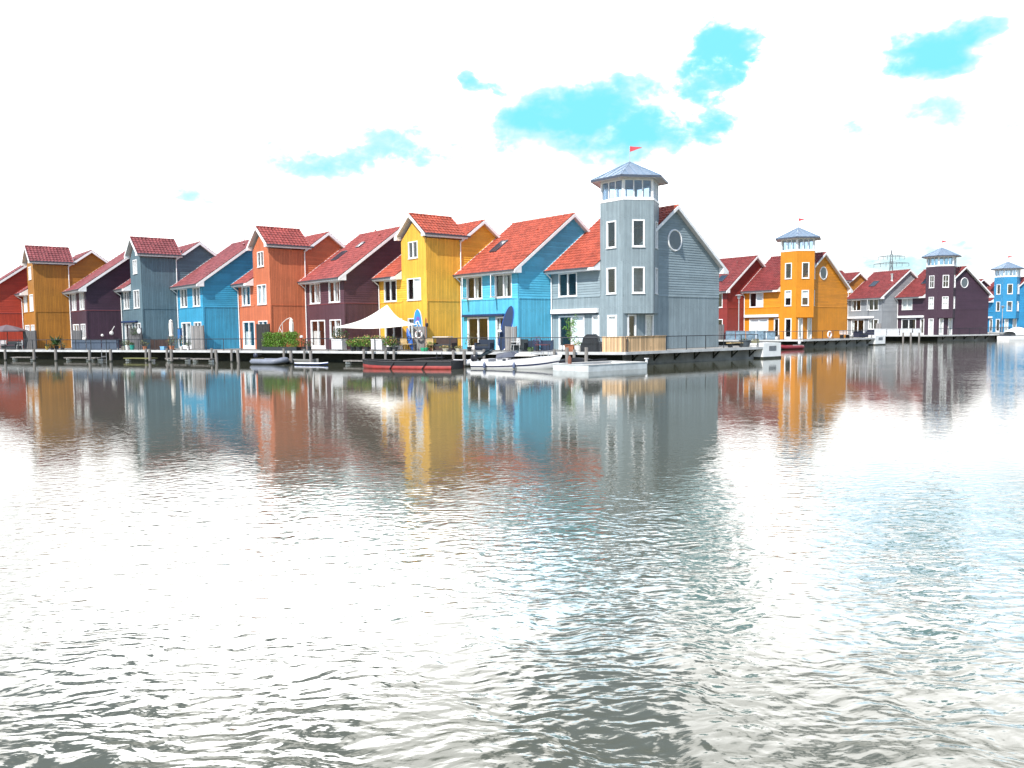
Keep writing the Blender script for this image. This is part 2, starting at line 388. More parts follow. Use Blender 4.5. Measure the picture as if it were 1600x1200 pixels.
def ridge(mb, A, B, m=0):
    A, B = Vector(A), Vector(B); L_ = (B - A).length; n = max(1, round(L_ / .38)); d = (B - A) / n
    for k in range(n):
        mb.tube(A + d * k, A + d * (k + 1.06), .115, 8, .095, m)
def slab(mb, P, X, S, t=.13, m=1):
    P, X, S = Vector(P), Vector(X), Vector(S); N_ = X.cross(S).normalized()
    if N_.z < 0: N_ = -N_
    mb.obox(P - N_ * t, X, S, N_ * (t - .03), m)

def frame(mb, O, X, N_, x0, x1, z0, z1, w=.075, mull=1, out=.045, dep=.13, rail=0, m=0, muntin=False, mw=.09):
    """window frame of one opening, with mullions"""
    O, X, N_ = Vector(O), Vector(X), Vector(N_); Zv = Vector((0, 0, 1))
    def bar(a, b, c, d, o=out, dd=dep): mb.obox(O + X * a + Zv * c + N_ * (o - dd), X * (b - a), N_ * dd, Zv * (d - c), m)
    bar(x0, x1, z1 - w, z1); bar(x0, x1, z0, z0 + w); bar(x0, x0 + w, z0 + w, z1 - w); bar(x1 - w, x1, z0 + w, z1 - w)
    bar(x0 - .03, x1 + .03, z0 - .045, z0 - .002, out + .035, .12)
    for k in range(mull):
        c = x0 + (x1 - x0) * (k + 1) / (mull + 1); bar(c - mw / 2, c + mw / 2, z0 + w, z1 - w, out - .008, dep - .02)
    if muntin:
        for k in range(mull + 1):
            c = x0 + (x1 - x0) * (k + .5) / (mull + 1); bar(c - .022, c + .022, z0 + w, z1 - w, out - .03, .04)
        c = z0 + (z1 - z0) * .5; bar(x0 + w, x1 - w, c - .022, c + .022, out - .033, .04)
def opening(H, O, X, N_, x0, x1, z0, z1, kind='window', mull=1, fill='curtain', muntin=False, open_leaf=False, w=.075, name=None):
    """window or door of a house: frame (part), panes and what hangs behind them (sub-parts)"""
    O, X, N_ = Vector(O), Vector(X), Vector(N_); Zv = Vector((0, 0, 1)); fb = MB()
    if kind == 'door': w = .10
    frame(fb, O, X, N_, x0, x1, z0, z1, w, mull, muntin=muntin)
    if kind == 'door':
        for k in range(mull + 1):
            a = x0 + (x1 - x0) * k / (mull + 1); b = x0 + (x1 - x0) * (k + 1) / (mull + 1)
            fb.obox(O + X * (a + .05) + Zv * (z0 + .1) - N_ * .05, X * (b - a - .1), N_ * .075, Zv * (.16 if fill != 'solid' else .95), 0)
    f = part(name or kind, fb, WHITE, H)
    pb = MB(); pb.obox(O + X * (x0 + .03) + Zv * (z0 + .03) - N_ * .04, X * (x1 - x0 - .06), N_ * .014, Zv * (z1 - z0 - .06)); part('pane', pb, GLASS, f)
    xi0, xi1, zi0, zi1 = x0 + .02, x1 - .02, z0 + .02, z1 - .02
    def cloth(a, b, za, zb_, amp=.03, mt=CURT, nm='curtain', dpt=.20):
        cb = MB(); nu = max(4, int((b - a) / .06)); cb.grid(lambda u, v: O + X * (a + (b - a) * u) + Zv * (za + (zb_ - za) * v) - N_ * (dpt + amp * math.sin(u * (b - a) / .16 * 6.28 + 1.3 * math.sin(7 * v))), nu, 3); part(nm, cb, mt, f)
    W_ = xi1 - xi0
    if fill == 'curtain':
        r1_, r2_ = random.uniform(.10, .22), random.uniform(.10, .24); cloth(xi0, xi0 + W_ * r1_, zi0, zi1); cloth(xi1 - W_ * r2_, xi1, zi0, zi1)
    elif fill == 'centre':
        cloth(xi0 + W_ * .38, xi0 + W_ * .60, zi0, zi1); cloth(xi1 - W_ * .12, xi1, zi0, zi1)
    elif fill == 'blind': cloth(xi0, xi1, zi0, zi1, .004, BLIND, 'blind', .09)
    elif fill == 'half': cloth(xi0, xi1, zi0 + (zi1 - zi0) * .5, zi1, .004, BLIND, 'blind', .10)
    elif fill == 'right': cloth(xi0 + W_ * .5, xi1, zi0, zi1, .006, BLIND, 'blind', .09)
    elif fill == 'net': cloth(xi0, xi1, zi0, zi1, .02, CURT, 'curtain', .14)
    elif fill == 'low': cloth(xi0, xi0 + W_ * .5, zi0, zi0 + (zi1 - zi0) * .62, .02)
    if kind == 'door' and fill != 'none0':
        hb = MB(); c = (x0 + x1) / 2 - .09 if mull else x0 + .13; hb.obox(O + X * c + Zv * (z0 + 1.0) + N_ * .03, X * .03, N_ * .05, Zv * .14); part('handle', hb, STEEL, f)
    if open_leaf:   # casement standing open to the outside
        ob = MB(); th = R(62); X2 = (X * math.cos(th) + N_ * math.sin(th)); N2 = (N_ * math.cos(th) - X * math.sin(th)); a = (x1 - x0) / 2 - .08
        Oo = O + X * (x0 + .05) + N_ * .06
        frame(ob, Oo, X2, N2, 0, a, z0 + .05, z1 - .05, .06, 0, .02, .05); l = part('casement', ob, WHITE, H)
        p2 = MB(); p2.obox(Oo + X2 * .03 + Zv * (z0 + .08), X2 * (a - .06), N2 * .012, Zv * (z1 - z0 - .16)); part('pane', p2, GLASS, l)
    return f

def roof_mesh(kind, w, x_from=0., x_cut=None):
    key = (kind, round(w, 2))
    if key in ROOFC: return ROOFC[key]
    mb = MB(); h = DEP / 2; ze = zs(-OF); S = Vector((0, h + OF, ZR - ze)); S2 = Vector((0, -(h + OF), ZR - ze)); X = Vector((w + OV, 0, 0)); xf = 0.
    if kind == 'plain':
        tile_slope(mb, (xf, -OF, ze), X, S); slab(mb, (xf, -OF, ze), X, S)
    else:
        # the front slope stops beside the tower at xt and runs on behind it
        xt, yt = (w - 3.3727, 2.95) if kind == 'tower' else (4.84, 3.3)
        k = (yt + OF) / (h + OF)
        tile_slope(mb, (xf, -OF, ze), (xt + (0 if kind == 'tower' else .05), 0, 0), S * k); slab(mb, (xf, -OF, ze), (xt, 0, 0), S * k)
        tile_slope(mb, (xf, -OF + S.y * k, ze + S.z * k), X, S * (1 - k)); slab(mb, (xf, -OF + S.y * k, ze + S.z * k), X, S * (1 - k))
        if kind == 'light':      # sliver of roof to the right of the hexagonal tower
            tile_slope(mb, (w - .12, 1.9, zs(1.9)), (OV + .12, 0, 0), Vector((0, yt - 1.9, zs(yt) - zs(1.9)))); slab(mb, (w - .12, 1.9, zs(1.9)), (OV + .12, 0, 0), Vector((0, yt - 1.9, zs(yt) - zs(1.9))))
    tile_slope(mb, (xf, DEP + OF, ze), X, S2, seg=4); slab(mb, (xf, DEP + OF, ze), X, S2)
    ROOFC[key] = mb; return mb
def barge(mb, x0, x1, ya, yb, hgt=.24):
    """white board along the verge from depth ya to yb, straight underneath"""
    pts = []
    top = lambda y: zs(y) + .035
    ys = sorted({ya, yb} | ({DEP / 2} if ya < DEP / 2 < yb else set()))
    up_ = [(y, top(y)) for y in ys]; dn = [(y, top(y) - hgt) for y in ys[::-1]]
    for (y, z) in up_ + dn: pts.append((x0, y, z))
    # split in quads for concave shapes
    for i in range(len(ys) - 1):
        q = [(x0, ys[i], top(ys[i])), (x0, ys[i], top(ys[i]) - hgt), (x0, ys[i + 1], top(ys[i + 1]) - hgt), (x0, ys[i + 1], top(ys[i + 1]))]
        mb.prism(q, (x1 - x0, 0, 0))

def gable_prof(z):
    zt = z + .12
    if zt <= zs(0): return (0, DEP)
    hw = (ZR - zt) / SL
    return (DEP / 2 - max(hw, .001), DEP / 2 + max(hw, .001))
gable_prof.breaks = (zs(0) - .12,)

def house(kind, Lp, psi, cols, label, w=None, name='waterfront_house', opts=None, group=None, tilec=None):
    """kind plain / tower / light ; Lp = front-left corner on the deck"""
    o = opts or {}
    w = w or {'plain': WP, 'tower': WT, 'light': W0}[kind]
    H = empty(name, Lp, math.pi / 2 - psi, label, 'house', group)
    cn, base = cols
    far = cn in ('golden_orange_paint', 'brick_red_paint', 'purple_paint', 'light_grey_paint', 'ochre_paint', 'azure_paint'); MV = boards(cn + '_boards_upright', base, True, gap_shade=.18 if far else .5, tint=.035 if far else .09, wear=.07 if far else .14); ML = boards(cn + '_boards_lapped', base, False, pitch=.17, tint=.07, wear=.12)
    ZE = zs(-OF); ZT = zs(0) - .12            # eave underside, wall top at the front
    TX0 = w - 3.3727; TZ, TS, TD = 8.12, .774, 2.95
    wall = MB(); BZ = 3.6
    X, N0 = (1, 0, 0), (0, -1, 0)
    ops = []      # (x0,x1,z0,z1,kw)
    up1 = (.80, 2.65, 3.68, 5.30); up2 = (4.16, 6.0, 3.68, 5.30)
    g1 = (.80, 3.35, .02, 2.34); g2 = (4.18, 6.04, .02 if o.get('g2door') else .85, 2.34)
    if kind == 'light':
        ops = [(*up1, o.get('u1', {})), (*g1, dict(kind='door', **o.get('g1', {'fill': 'right'}))), (4.10, 4.76, .02, 2.32, dict(kind='door', mull=0, **o.get('g2', {'fill': 'blind'}))), (5.5, 6.34, .02, 2.32, dict(kind='door', mull=0, **o.get('g3', {'fill': 'blind'})))]
    else:
        ops = [(*up1, o.get('u1', {})), (*up2, o.get('u2', {})), (*g1, dict(kind='door', **o.get('g1', {}))), (*g2, dict(kind='door' if o.get('g2door') else 'window', **o.get('g2', {})))]
        if kind == 'tower': ops.append((4.40, 5.66, 6.76, 8.0, o.get('u3', {})))
    holes = [q[:4] for q in ops]
    lo = lambda z: (0, w)
    panel(wall, (0, 0, 0), X, N0, lo if kind != 'light' else (lambda z: (0, w)), 0, 2.40 if kind == 'light' else BZ, False, 0, [h for h in holes])
    xr = {'plain': w, 'tower': TX0, 'light': 4.84}[kind]
    if kind == 'light': panel(wall, (0, 0, 0), X, N0, lambda z: (0, xr), 2.40, BZ, False, 0, [h for h in holes])
    panel(wall, (0, 0, 0), X, N0, lambda z: (0, xr), BZ, ZT, True, 1, holes)
    if kind == 'tower':
        zpk = TZ + 3.3727 / 2 * TS
        def tp(z):
            if z <= TZ: return (TX0, w)
            hw = max((zpk - z) / TS, .001); c = (TX0 + w) / 2; return (c - hw, c + hw)
        tp.breaks = (TZ,)
        panel(wall, (0, 0, 0), X, N0, tp, BZ, zpk, False, 0, holes)
        panel(wall, (0, TD + .35, 0), X, (0, 1, 0), tp, 7.5, zpk, False, 0)                 # back of the tower above the roof
        panel(wall, (TX0, 0, 0), (0, 1, 0), (-1, 0, 0), lambda z: (0, TD + .35), 4.6, TZ, False, 0)
        panel(wall, (w, 0, 0), (0, 1, 0), (1, 0, 0), lambda z: (0, TD), 0, TZ, False, 0)
        def gp(z):
            a, b = gable_prof(z); return (max(a, TD), max(b, TD))
        gp.breaks = (zs(TD) - .12, zs(0) - .12, zs(0) - .12)
        panel(wall, (w, 0, 0), (0, 1, 0), (1, 0, 0), gp, 0, BZ, False, 0); panel(wall, (w, 0, 0), (0, 1, 0), (1, 0, 0), gp, BZ, ZR - .13, True, 1)
    elif kind == 'plain':
        panel(wall, (w, 0, 0), (0, 1, 0), (1, 0, 0), lambda z: (0, DEP), 0, BZ, False, 0)
        panel(wall, (w, 0, 0), (0, 1, 0), (1, 0, 0), gable_prof, BZ, ZR - .13, True, 1)
    else:
        gh = [(.42, 1.24, .02, 2.33), (2.16, 2.98, .02, 2.33)]
        panel(wall, (w, 0, 0), (0, 1, 0), (1, 0, 0), lambda z: (0, DEP), 0, BZ, False, 0, gh)
        panel(wall, (w, 0, 0), (0, 1, 0), (1, 0, 0), gable_prof, BZ, ZR - .13, True, 1)
    panel(wall, (.06, 0, 0), (0, 1, 0), (-1, 0, 0), gable_prof, 0, ZR - .13, False, 2)
    panel(wall, (0, DEP, 0), X, (0, 1, 0), lambda z: (0, w), 0, ZT, False, 0)
    # thin shadow board at floor level and corner boards
    wall.box((w - .001, -.02, BZ - .05), (w + .032, DEP, BZ), 3)
    wall.box((0, -.034, BZ - .05), (xr if kind != 'light' else 4.84, -.001, BZ), 3)
    if kind != 'light': wall.box((w - .10, -.036, 0), (w + .036, .08, BZ - .052 if kind != 'x' else 5), 0)
    # rooms: floors between the storeys keep the inside dark
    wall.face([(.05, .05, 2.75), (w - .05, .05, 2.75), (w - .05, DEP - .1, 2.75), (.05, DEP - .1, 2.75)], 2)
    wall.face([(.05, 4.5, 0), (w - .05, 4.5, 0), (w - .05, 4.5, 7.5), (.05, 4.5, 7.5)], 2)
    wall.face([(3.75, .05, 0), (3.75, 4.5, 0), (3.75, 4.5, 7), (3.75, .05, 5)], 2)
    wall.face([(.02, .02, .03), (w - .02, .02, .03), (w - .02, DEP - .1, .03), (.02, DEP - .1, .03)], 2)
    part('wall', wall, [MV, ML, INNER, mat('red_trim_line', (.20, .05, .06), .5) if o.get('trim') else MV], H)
    for q in ops:
        kw = dict(q[4]); opening(H, (0, 0, 0), X, N0, *q[:4], **kw)
    if kind == 'light':
        opening(H, (w, 0, 0), (0, 1, 0), (1, 0, 0), .42, 1.24, .02, 2.33, 'door', 0, o.get('gg', 'low'))
        opening(H, (w, 0, 0), (0, 1, 0), (1, 0, 0), 2.16, 2.98, .02, 2.33, 'window', 0, o.get('gg', 'net'), name='side_window')
    # roof
    tc_ = tiles(*tilec) if tilec else tiles('red_roof_tiles', (.50, .115, .075))
    rm = part('roof', roof_mesh(kind, w).mesh('roof', [tc_, SOFF]), None, H)
    rb = MB(); ridge(rb, (0, DEP / 2, ZR + .02), (w + OV, DEP / 2, ZR + .02)); part('ridge_tiles', rb, tc_, rm, True)
    # verge boards
    bb = MB(); ya = -OF if kind == 'plain' else (TD + .45 if kind == 'tower' else 1.95)
    barge(bb, w + OV, w + OV + .05, ya, DEP + OF)
    tails = [DEP + OF] if kind != 'plain' else [-OF, DEP + OF]
    for yt in tails:
        sgn = 1 if yt < 0 else -1; z = zs(yt) + .02; y1 = yt + sgn * .62
        bb.prism([(w + .02, yt, z - .19), (w + .02, y1, z - .19), (w + .02, y1, zs(y1) - .19), (w + .02, yt, zs(yt) - .16)] if sgn > 0 else [(w + .02, y1, z - .19), (w + .02, yt, z - .19), (w + .02, yt, zs(yt) - .16), (w + .02, y1, zs(y1) - .19)], (OV + .03, 0, 0))
    part('barge_board', bb, WHITE, H)
    lb = MB(); barge(lb, -.005, .055, -OF - .02, DEP / 2, .10)
    for v_i in range(len(lb.v)): lb.v[v_i] = (lb.v[v_i][0], lb.v[v_i][1], lb.v[v_i][2] + .055)
    part('verge_strip', lb, WHITE, H)
    xe = {'plain': w + OV, 'tower': TX0 + .0, 'light': 4.82}[kind]
    fb = MB(); fb.box((0.0, -OF - .03, ZE - .17), (xe, -OF + .01, ZE + .0)); fb.box((0.0, -OF + .01, ZE - .175), (xe - .02, -.002, ZE - .15))
    if kind != 'plain':     # closed triangular end of the eave against the tower
        fb.prism([(xe - .62, -OF - .035, ZE + .01), (xe - .62, -OF - .035, ZE - .17), (xe, -OF - .035, ZE - .17), (xe, -OF - .035, ZE + .02)], (0, -.015, 0))
        fb.prism([(xe + .0, -OF - .03, ZE - .17), (xe + .0, -.02, ZE - .17), (xe + .0, -.02, zs(0) - .02), (xe + .0, -OF - .03, ZE + .03)], (.045, 0, 0))
    part('fascia', fb, WHITE, H)
    gb = MB(); gb.box((-.06, -OF - .14, ZE - .05), (xe - (.0 if kind == 'plain' else .5), -OF - .03, ZE + .045)); part('gutter', gb, GUTTER, H)
    gb = MB(); gb.box((0, DEP + OF + .03, ZE - .05), (w, DEP + OF + .14, ZE + .045)); part('gutter', gb, GUTTER, H)
    pb = MB(); pb.path([(.14, -OF - .08, ZE - .06), (.12, -.10, ZE - .5), (.12, -.08, .05)], .042); part('downpipe', pb, WHITE if kind != 'x' else STEEL, H)
    if kind == 'tower':
        cx = (TX0 + w) / 2; zrid = 9.97; hw = 3.3727 / 2 + OV; ze2 = zrid - hw * .774
        tr = MB(); y0, y1 = -.36, 3.46
        for sg in (-1, 1):
            P = Vector((cx + sg * hw, y0, ze2)); tile_slope(tr, P, (0, y1 - y0, 0), (-sg * hw, 0, zrid - ze2)); slab(tr, P, (0, y1 - y0, 0), (-sg * hw, 0, zrid - ze2))
        trp = part('tower_roof', tr, [tc_, SOFF], H)
        rb = MB(); ridge(rb, (cx, y0, zrid + .02), (cx, y1, zrid + .02)); part('ridge_tiles', rb, tc_, trp, True)
        for yy in (y0 - .05, y1):
            vb = MB()
            for sg in (-1, 1):
                t = .035
                vb.prism([(cx, yy, zrid + t), (cx, yy, zrid + t - .24), (cx + sg * hw, yy, ze2 + t - .24), (cx + sg * hw, yy, ze2 + t)], (0, .05, 0))
                if yy < 0:
                    x_ = cx + sg * hw; xi = cx + sg * (hw - .36)
                    vb.prism([(x_, y0 - .05, ze2 - .2), (xi, y0 - .05, ze2 - .2), (xi, y0 - .05, ze2 + .36 * .774 - .2), (x_, y0 - .05, ze2 - .14)], (0, .40, 0))
            part('barge_board', vb, WHITE, H)
        eb = MB(); x_ = cx + hw
        eb.box((x_ - .01, y0, ze2 - .20), (x_ + .03, y1 - .0, ze2 - .03)); eb.box((w + .002, y0 + .06, ze2 - .20), (x_ - .01, y1, ze2 - .175)); part('fascia', eb, WHITE, H)
        eb = MB(); eb.box((x_ + .03, y0 + .02, ze2 - .08), (x_ + .14, y1 + .25, ze2 + .03)); part('gutter', eb, GUTTER, H)
        pb = MB(); pb.path([(x_ + .08, 3.05, ze2 - .08), (w + .10, 3.02, ze2 - .5), (w + .08, 3.02, .05)], .042); part('downpipe', pb, WHITE, H)
    if kind == 'light': lighthouse(H, w, MV, o)
    # awning box over the ground floor
    aw = o.get('awning')
    if aw:
        ab = MB(); x0, x1, z0, z1 = (.16, 5.2 if kind != 'light' else 4.72, 2.50, 2.80) if aw == 'white' else (.37, 5.2, 2.43, 2.55)
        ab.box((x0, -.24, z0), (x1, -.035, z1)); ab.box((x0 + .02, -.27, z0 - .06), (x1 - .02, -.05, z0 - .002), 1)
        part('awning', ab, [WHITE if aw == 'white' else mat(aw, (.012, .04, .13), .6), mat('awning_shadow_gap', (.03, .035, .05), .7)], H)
    for (x0, x1, y0, y1) in o.get('sky', ()):
        sb = MB(); ca = 1 / math.hypot(1, SL); S = Vector((0, ca, SL * ca)); N_ = Vector((0, -SL * ca, ca)); O = Vector((x0, y0, zs(y0))) + N_ * .03; LX, LS = x1 - x0, (y1 - y0) / ca
        for a, b, c, d in ((0, LX, 0, .07), (0, LX, LS - .07, LS), (0, .07, .07, LS - .07), (LX - .07, LX, .07, LS - .07)):
            sb.obox(O + Vector((a, 0, 0)) + S * c, (b - a, 0, 0), S * (d - c), N_ * .11)
        k = part('skylight', sb, GUTTER, H); q = MB(); q.obox(O + Vector((.05, 0, 0)) + S * .05 + N_ * .07, (LX - .1, 0, 0), S * (LS - .1), N_ * .015); part('pane', q, mat('skylight_pane', (.03, .05, .075), .06, var=.05), k)
    for (x0, y0, hh, rr) in o.get('vents', ()):
        vb = MB(); vb.lathe((x0, y0, zs(y0) - .1), [(rr * 1.3, 0), (rr, .15), (rr, hh), (rr * 1.6, hh + .01), (rr * 1.6, hh + .09), (.01, hh + .12)], 10); part('vent_pipe', vb, STEEL if hh > .5 else tc_, H)
    return H

HC = [(.5, 0)]
def lighthouse(H, w, MV, o):
    a, e = 4.84, 2.04; s3 = math.sqrt(3) / 2
    P = [Vector((a, 0, 0)), Vector((a + e, 0, 0)), Vector((a + 1.5 * e, s3 * e, 0)), Vector((a + e, 2 * s3 * e, 0)), Vector((a, 2 * s3 * e, 0)), Vector((a - .5 * e, s3 * e, 0))]
    C = Vector((a + e / 2, s3 * e, 0)); ZL = 9.70; ZB = 2.40
    wb = MB(); wins = [(.60, 1.44, 3.70, 5.40), (.60, 1.44, 6.68, 8.42)]
    opens = []
    for i in range(6):
        A, B = P[i], P[(i + 1) % 6]; X = (B - A).normalized(); N_ = Vector((X.y, -X.x, 0)); z0 = ZB if i in (0, 1, 2) else 4.8
        hs = wins if i in (0, 1, 2) else ()
        panel(wb, A, X, N_, lambda z: (0, e), z0, ZL, False, 0, hs)
        for h in hs: opens.append((A, X, N_, h))
    wb.face([P[1] + Vector((0, 0, ZB)), P[2] + Vector((0, 0, ZB)), P[3] + Vector((0, 0, ZB))], 0)
    wb.face([q + Vector((0, 0, ZL - .02)) for q in P], 0)
    wb.face([q + Vector((0, 0, 6.)) for q in P], 0)
    part('tower', wb, [MV], H)
    for i, (A, X, N_, h) in enumerate(opens):
        opening(H, A, X, N_, *h, kind='window', mull=0, fill=o.get('tw', ['none'] * 6)[i], muntin=o.get('munt', False), w=.085)
    # lantern room
    lb = MB()
    def ringseg(r0, z0, z1, thick, m=0):
        for i in range(6):
            A = C + (P[i] - C) * r0; B = C + (P[(i + 1) % 6] - C) * r0; X = (B - A); N_ = Vector((X.y, -X.x, 0)).normalized()
            lb.obox(A + Vector((0, 0, z0)) - N_ * thick, X, N_ * thick, (0, 0, z1 - z0), m)
    ringseg(1.014, ZL - .03, ZL + .10, .06); ringseg(.985, ZL + .10, ZL + .16, .06); ringseg(.985, 10.93, 11.10, .06)
    panes = []
    for i in range(6):
        A = C + (P[i] - C) * .97; B = C + (P[(i + 1) % 6] - C) * .97; X = (B - A).normalized(); L_ = (B - A).length; N_ = Vector((X.y, -X.x, 0))
        lb.obox(A + Vector((0, 0, ZL + .1)) - N_ * .1, X * .11, N_ * .13, (0, 0, 1.16)); lb.obox(B - X * .11 + Vector((0, 0, ZL + .1)) - N_ * .1, X * .11, N_ * .13, (0, 0, 1.16))
        for k in (1, 2):
            c = .11 + (L_ - .22) * k / 3; lb.obox(A + X * (c - .032) + Vector((0, 0, ZL + .1)) - N_ * .07, X * .064, N_ * .09, (0, 0, 1.16))
        for k in range(3): panes.append((A, X, N_, .11 + (L_ - .22) * k / 3 + .032, .11 + (L_ - .22) * (k + 1) / 3 - .032))
    L = part('lantern_room', lb, [WHITE], H)
    for A, X, N_, c0, c1 in panes:
        q = MB(); q.obox(A + X * c0 + Vector((0, 0, ZL + .13)) - N_ * .045, X * (c1 - c0), N_ * .012, (0, 0, 1.11)); part('pane', q, LGLASS, L)
    # zinc roof with standing seams
    rb = MB(); Rr = 1.30; ze, za = 11.16, 12.42; apex = C + Vector((0, 0, za)); V6 = [C + (p - C) * Rr + Vector((0, 0, ze)) for p in P]
    ZN = mat('zinc_roof', (.27, .36, .46), .42, .45, var=.12)
    for i in range(6):
        A, B = V6[i], V6[(i + 1) % 6]; rb.face([A, B, apex], 0); rb.face([B - Vector((0, 0, .10)), A - Vector((0, 0, .10)), C + Vector((0, 0, ze - .10))], 1)
        rb.obox(A - Vector((0, 0, .13)), B - A, (Vector(((B - A).y, -(B - A).x, 0))).normalized() * .03, (0, 0, .14), 2)
        rb.tube(A + Vector((0, 0, .015)), apex + Vector((0, 0, .015)), .035, 6, m=0)
        n_ = 5; F = (A + B) / 2
        for k in range(1, n_):
            t = k / n_; q0 = A.lerp(B, t); lim = 1 - abs(t - .5) * 2; top = q0 + (apex - F) * lim
            rb.tube(q0 + Vector((0, 0, .012)), top + Vector((0, 0, .012)), .018, 5, m=0)
    part('lantern_roof', rb, [ZN, SOFF, mat('zinc_edge', (.10, .12, .16), .5, .5)], H)
    fb = MB(); fb.tube(apex - Vector((0, 0, .1)), apex + Vector((0, 0, 1.05)), .022, 6, m=0); fp = part('flagpole', fb, STEEL, H)
    q = MB(); rz = H.rotation_euler.z; d = Vector((math.cos(-rz + R(-12)), math.sin(-rz + R(-12)), 0))
    T = apex + Vector((0, 0, 1.03)); n_ = Vector((-d.y, d.x, 0)); pts0, pts1 = [], []
    for k in range(9):
        t = k / 8; wv = n_ * .035 * math.sin(t * 7); pts0.append(T + d * (.02 + .78 * t) + wv - Vector((0, 0, .12 * t))); pts1.append(T + d * (.02 + .78 * t) + wv - Vector((0, 0, .36 - .22 * t)))
    for k in range(8): q.prism([pts0[k], pts1[k], pts1[k + 1], pts0[k + 1]], n_ * .006)
    part('flag', q, mat('red_pennant', (.62, .06, .08), .7, var=.08), fp)
    # round window on the gable
    rw = MB(); c = Vector((w + .03, 5.17, 7.40)); rw.torus(c, .70, .062, (1, 0, 0), 36, 8); W_ = part('round_window', rw, WHITE, H, True)
    q = MB(); q.lathe(c - Vector((.0, 0, 0)), [(.69, 0), (.0, .004)], 36, axis=(1, 0, 0)); part('pane', q, mat('round_pane', (.10, .13, .16), .08, var=.05), W_)

COLS = {
    'H0': ('pale_grey_paint', (.25, .315, .345)), 'H1': ('sky_blue_paint', (.095, .47, .68)), 'H2': ('yellow_paint', (.80, .43, .050)),
    'H3': ('plum_paint', (.088, .038, .052)), 'H4': ('orange_paint', (.56, .155, .066)), 'H5': ('blue_paint', (.040, .31, .51)),
    'H6': ('slate_grey_paint', (.105, .170, .205)), 'H7': ('dark_plum_paint', (.050, .022, .042)), 'H8': ('amber_paint', (.40, .165, .018)),
    'H9': ('red_paint', (.38, .042, .020)), 'B0': ('golden_orange_paint', (.66, .245, .010)), 'B1': ('brick_red_paint', (.24, .028, .022)),
    'C0': ('purple_paint', (.058, .028, .048)), 'C1': ('light_grey_paint', (.27, .29, .31)), 'C2': ('ochre_paint', (.38, .16, .03)), 'D0': ('azure_paint', (.030, .26, .50))}
T1 = ('red_roof_tiles', (.40, .088, .052)); T2 = ('rosy_roof_tiles', (.31, .072, .062)); T3 = ('faded_red_roof_tiles', (.24, .068, .070)); T4 = ('deep_red_roof_tiles', (.205, .042, .040))
C1_ = Vector((.4856, 55.3439, 0)); cc = C1_; Ls = {0: C1_ + VA * ST}
for k in range(1, 10):
    wk = WP if k % 2 else WT; Ls[k] = cc - UA * wk; cc = Ls[k] - VA * ST
GA = 'coloured houses along the near quay'
house('light', Ls[0], PSI_A, COLS['H0'], 'pale grey house with tall six-sided lantern tower, nearest and largest of the tower houses', name='lighthouse_house', group='houses with lantern towers', tilec=T1,
      opts=dict(awning='white', u1=dict(fill='none'), g1=dict(fill='right'), g2=dict(fill='blind'), g3=dict(fill='blind'), tw=['none', 'none', 'none', 'none', 'none', 'none']))
house('plain', Ls[1], PSI_A, COLS['H1'], 'bright sky blue house with orange-red roof, standing left of the pale grey tower house', group=GA, tilec=T1,
      opts=dict(awning='dark_blue_awning', u1=dict(fill='centre', open_leaf=True), u2=dict(fill='centre', open_leaf=True), g1=dict(fill='none'), g2=dict(fill='curtain', mull=1), g2door=True, sky=[(1.42, 2.25, 1.65, 2.85)], vents=[(4.6, 3.6, .22, .07)]))
house('tower', Ls[2], PSI_A, COLS['H2'], 'yellow house with a high front gable, between the sky blue and plum houses', group=GA, tilec=T1,
      opts=dict(u1=dict(fill='none'), u2=dict(fill='right'), u3=dict(fill='none'), g1=dict(fill='none'), g2=dict(fill='curtain'), vents=[(4.9, 4.0, .22, .07)]))
house('plain', Ls[3], PSI_A, COLS['H3'], 'plum house with two skylights, behind the white shade sail', group=GA, tilec=T2,
      opts=dict(trim=1, u1=dict(fill='centre'), u2=dict(fill='centre'), g1=dict(fill='low'), g2=dict(fill='centre'), sky=[(1.3, 2.2, 1.7, 2.8), (3.0, 3.6, 3.1, 3.7)], vents=[(4.9, 4.2, .25, .07), (2.6, 5.2, .3, .05)]))
house('tower', Ls[4], PSI_A, COLS['H4'], 'bright orange house with a high front gable, behind the green hedge', group=GA, tilec=T2,
      opts=dict(u1=dict(fill='curtain'), u2=dict(fill='net'), u3=dict(fill='none'), g1=dict(fill='low'), g2=dict(fill='curtain'), vents=[(4.9, 4.0, .22, .07)]))
house('plain', Ls[5], PSI_A, COLS['H5'], 'mid blue house between the slate grey and the bright orange houses', group=GA, tilec=T3,
      opts=dict(u1=dict(fill='curtain'), u2=dict(fill='centre'), g1=dict(fill='centre'), g2=dict(fill='curtain'), g2door=True, vents=[(5.3, 4.2, .25, .07), (2.9, 5.2, .3, .05)]))
house('tower', Ls[6], PSI_A, COLS['H6'], 'slate grey-blue house with a high front gable, behind the closed white parasol on the left', group=GA, tilec=T3,
      opts=dict(awning='dark_blue_awning', u1=dict(fill='curtain'), u2=dict(fill='centre'), u3=dict(fill='curtain'), g1=dict(fill='centre'), g2=dict(fill='curtain')))
house('plain', Ls[7], PSI_A, COLS['H7'], 'dark plum house on the left, with two white globes on its gable wall', group=GA, tilec=T3,
      opts=dict(trim=1, u1=dict(fill='centre'), u2=dict(fill='centre'), g1=dict(fill='curtain'), g2=dict(fill='solid'), g2door=True))
house('tower', Ls[8], PSI_A, COLS['H8'], 'amber house with a high front gable, near the left edge of the picture', group=GA, tilec=T3,
      opts=dict(u1=dict(fill='net'), u2=dict(fill='net'), u3=dict(fill='net'), g1=dict(fill='net'), g2=dict(fill='net')))
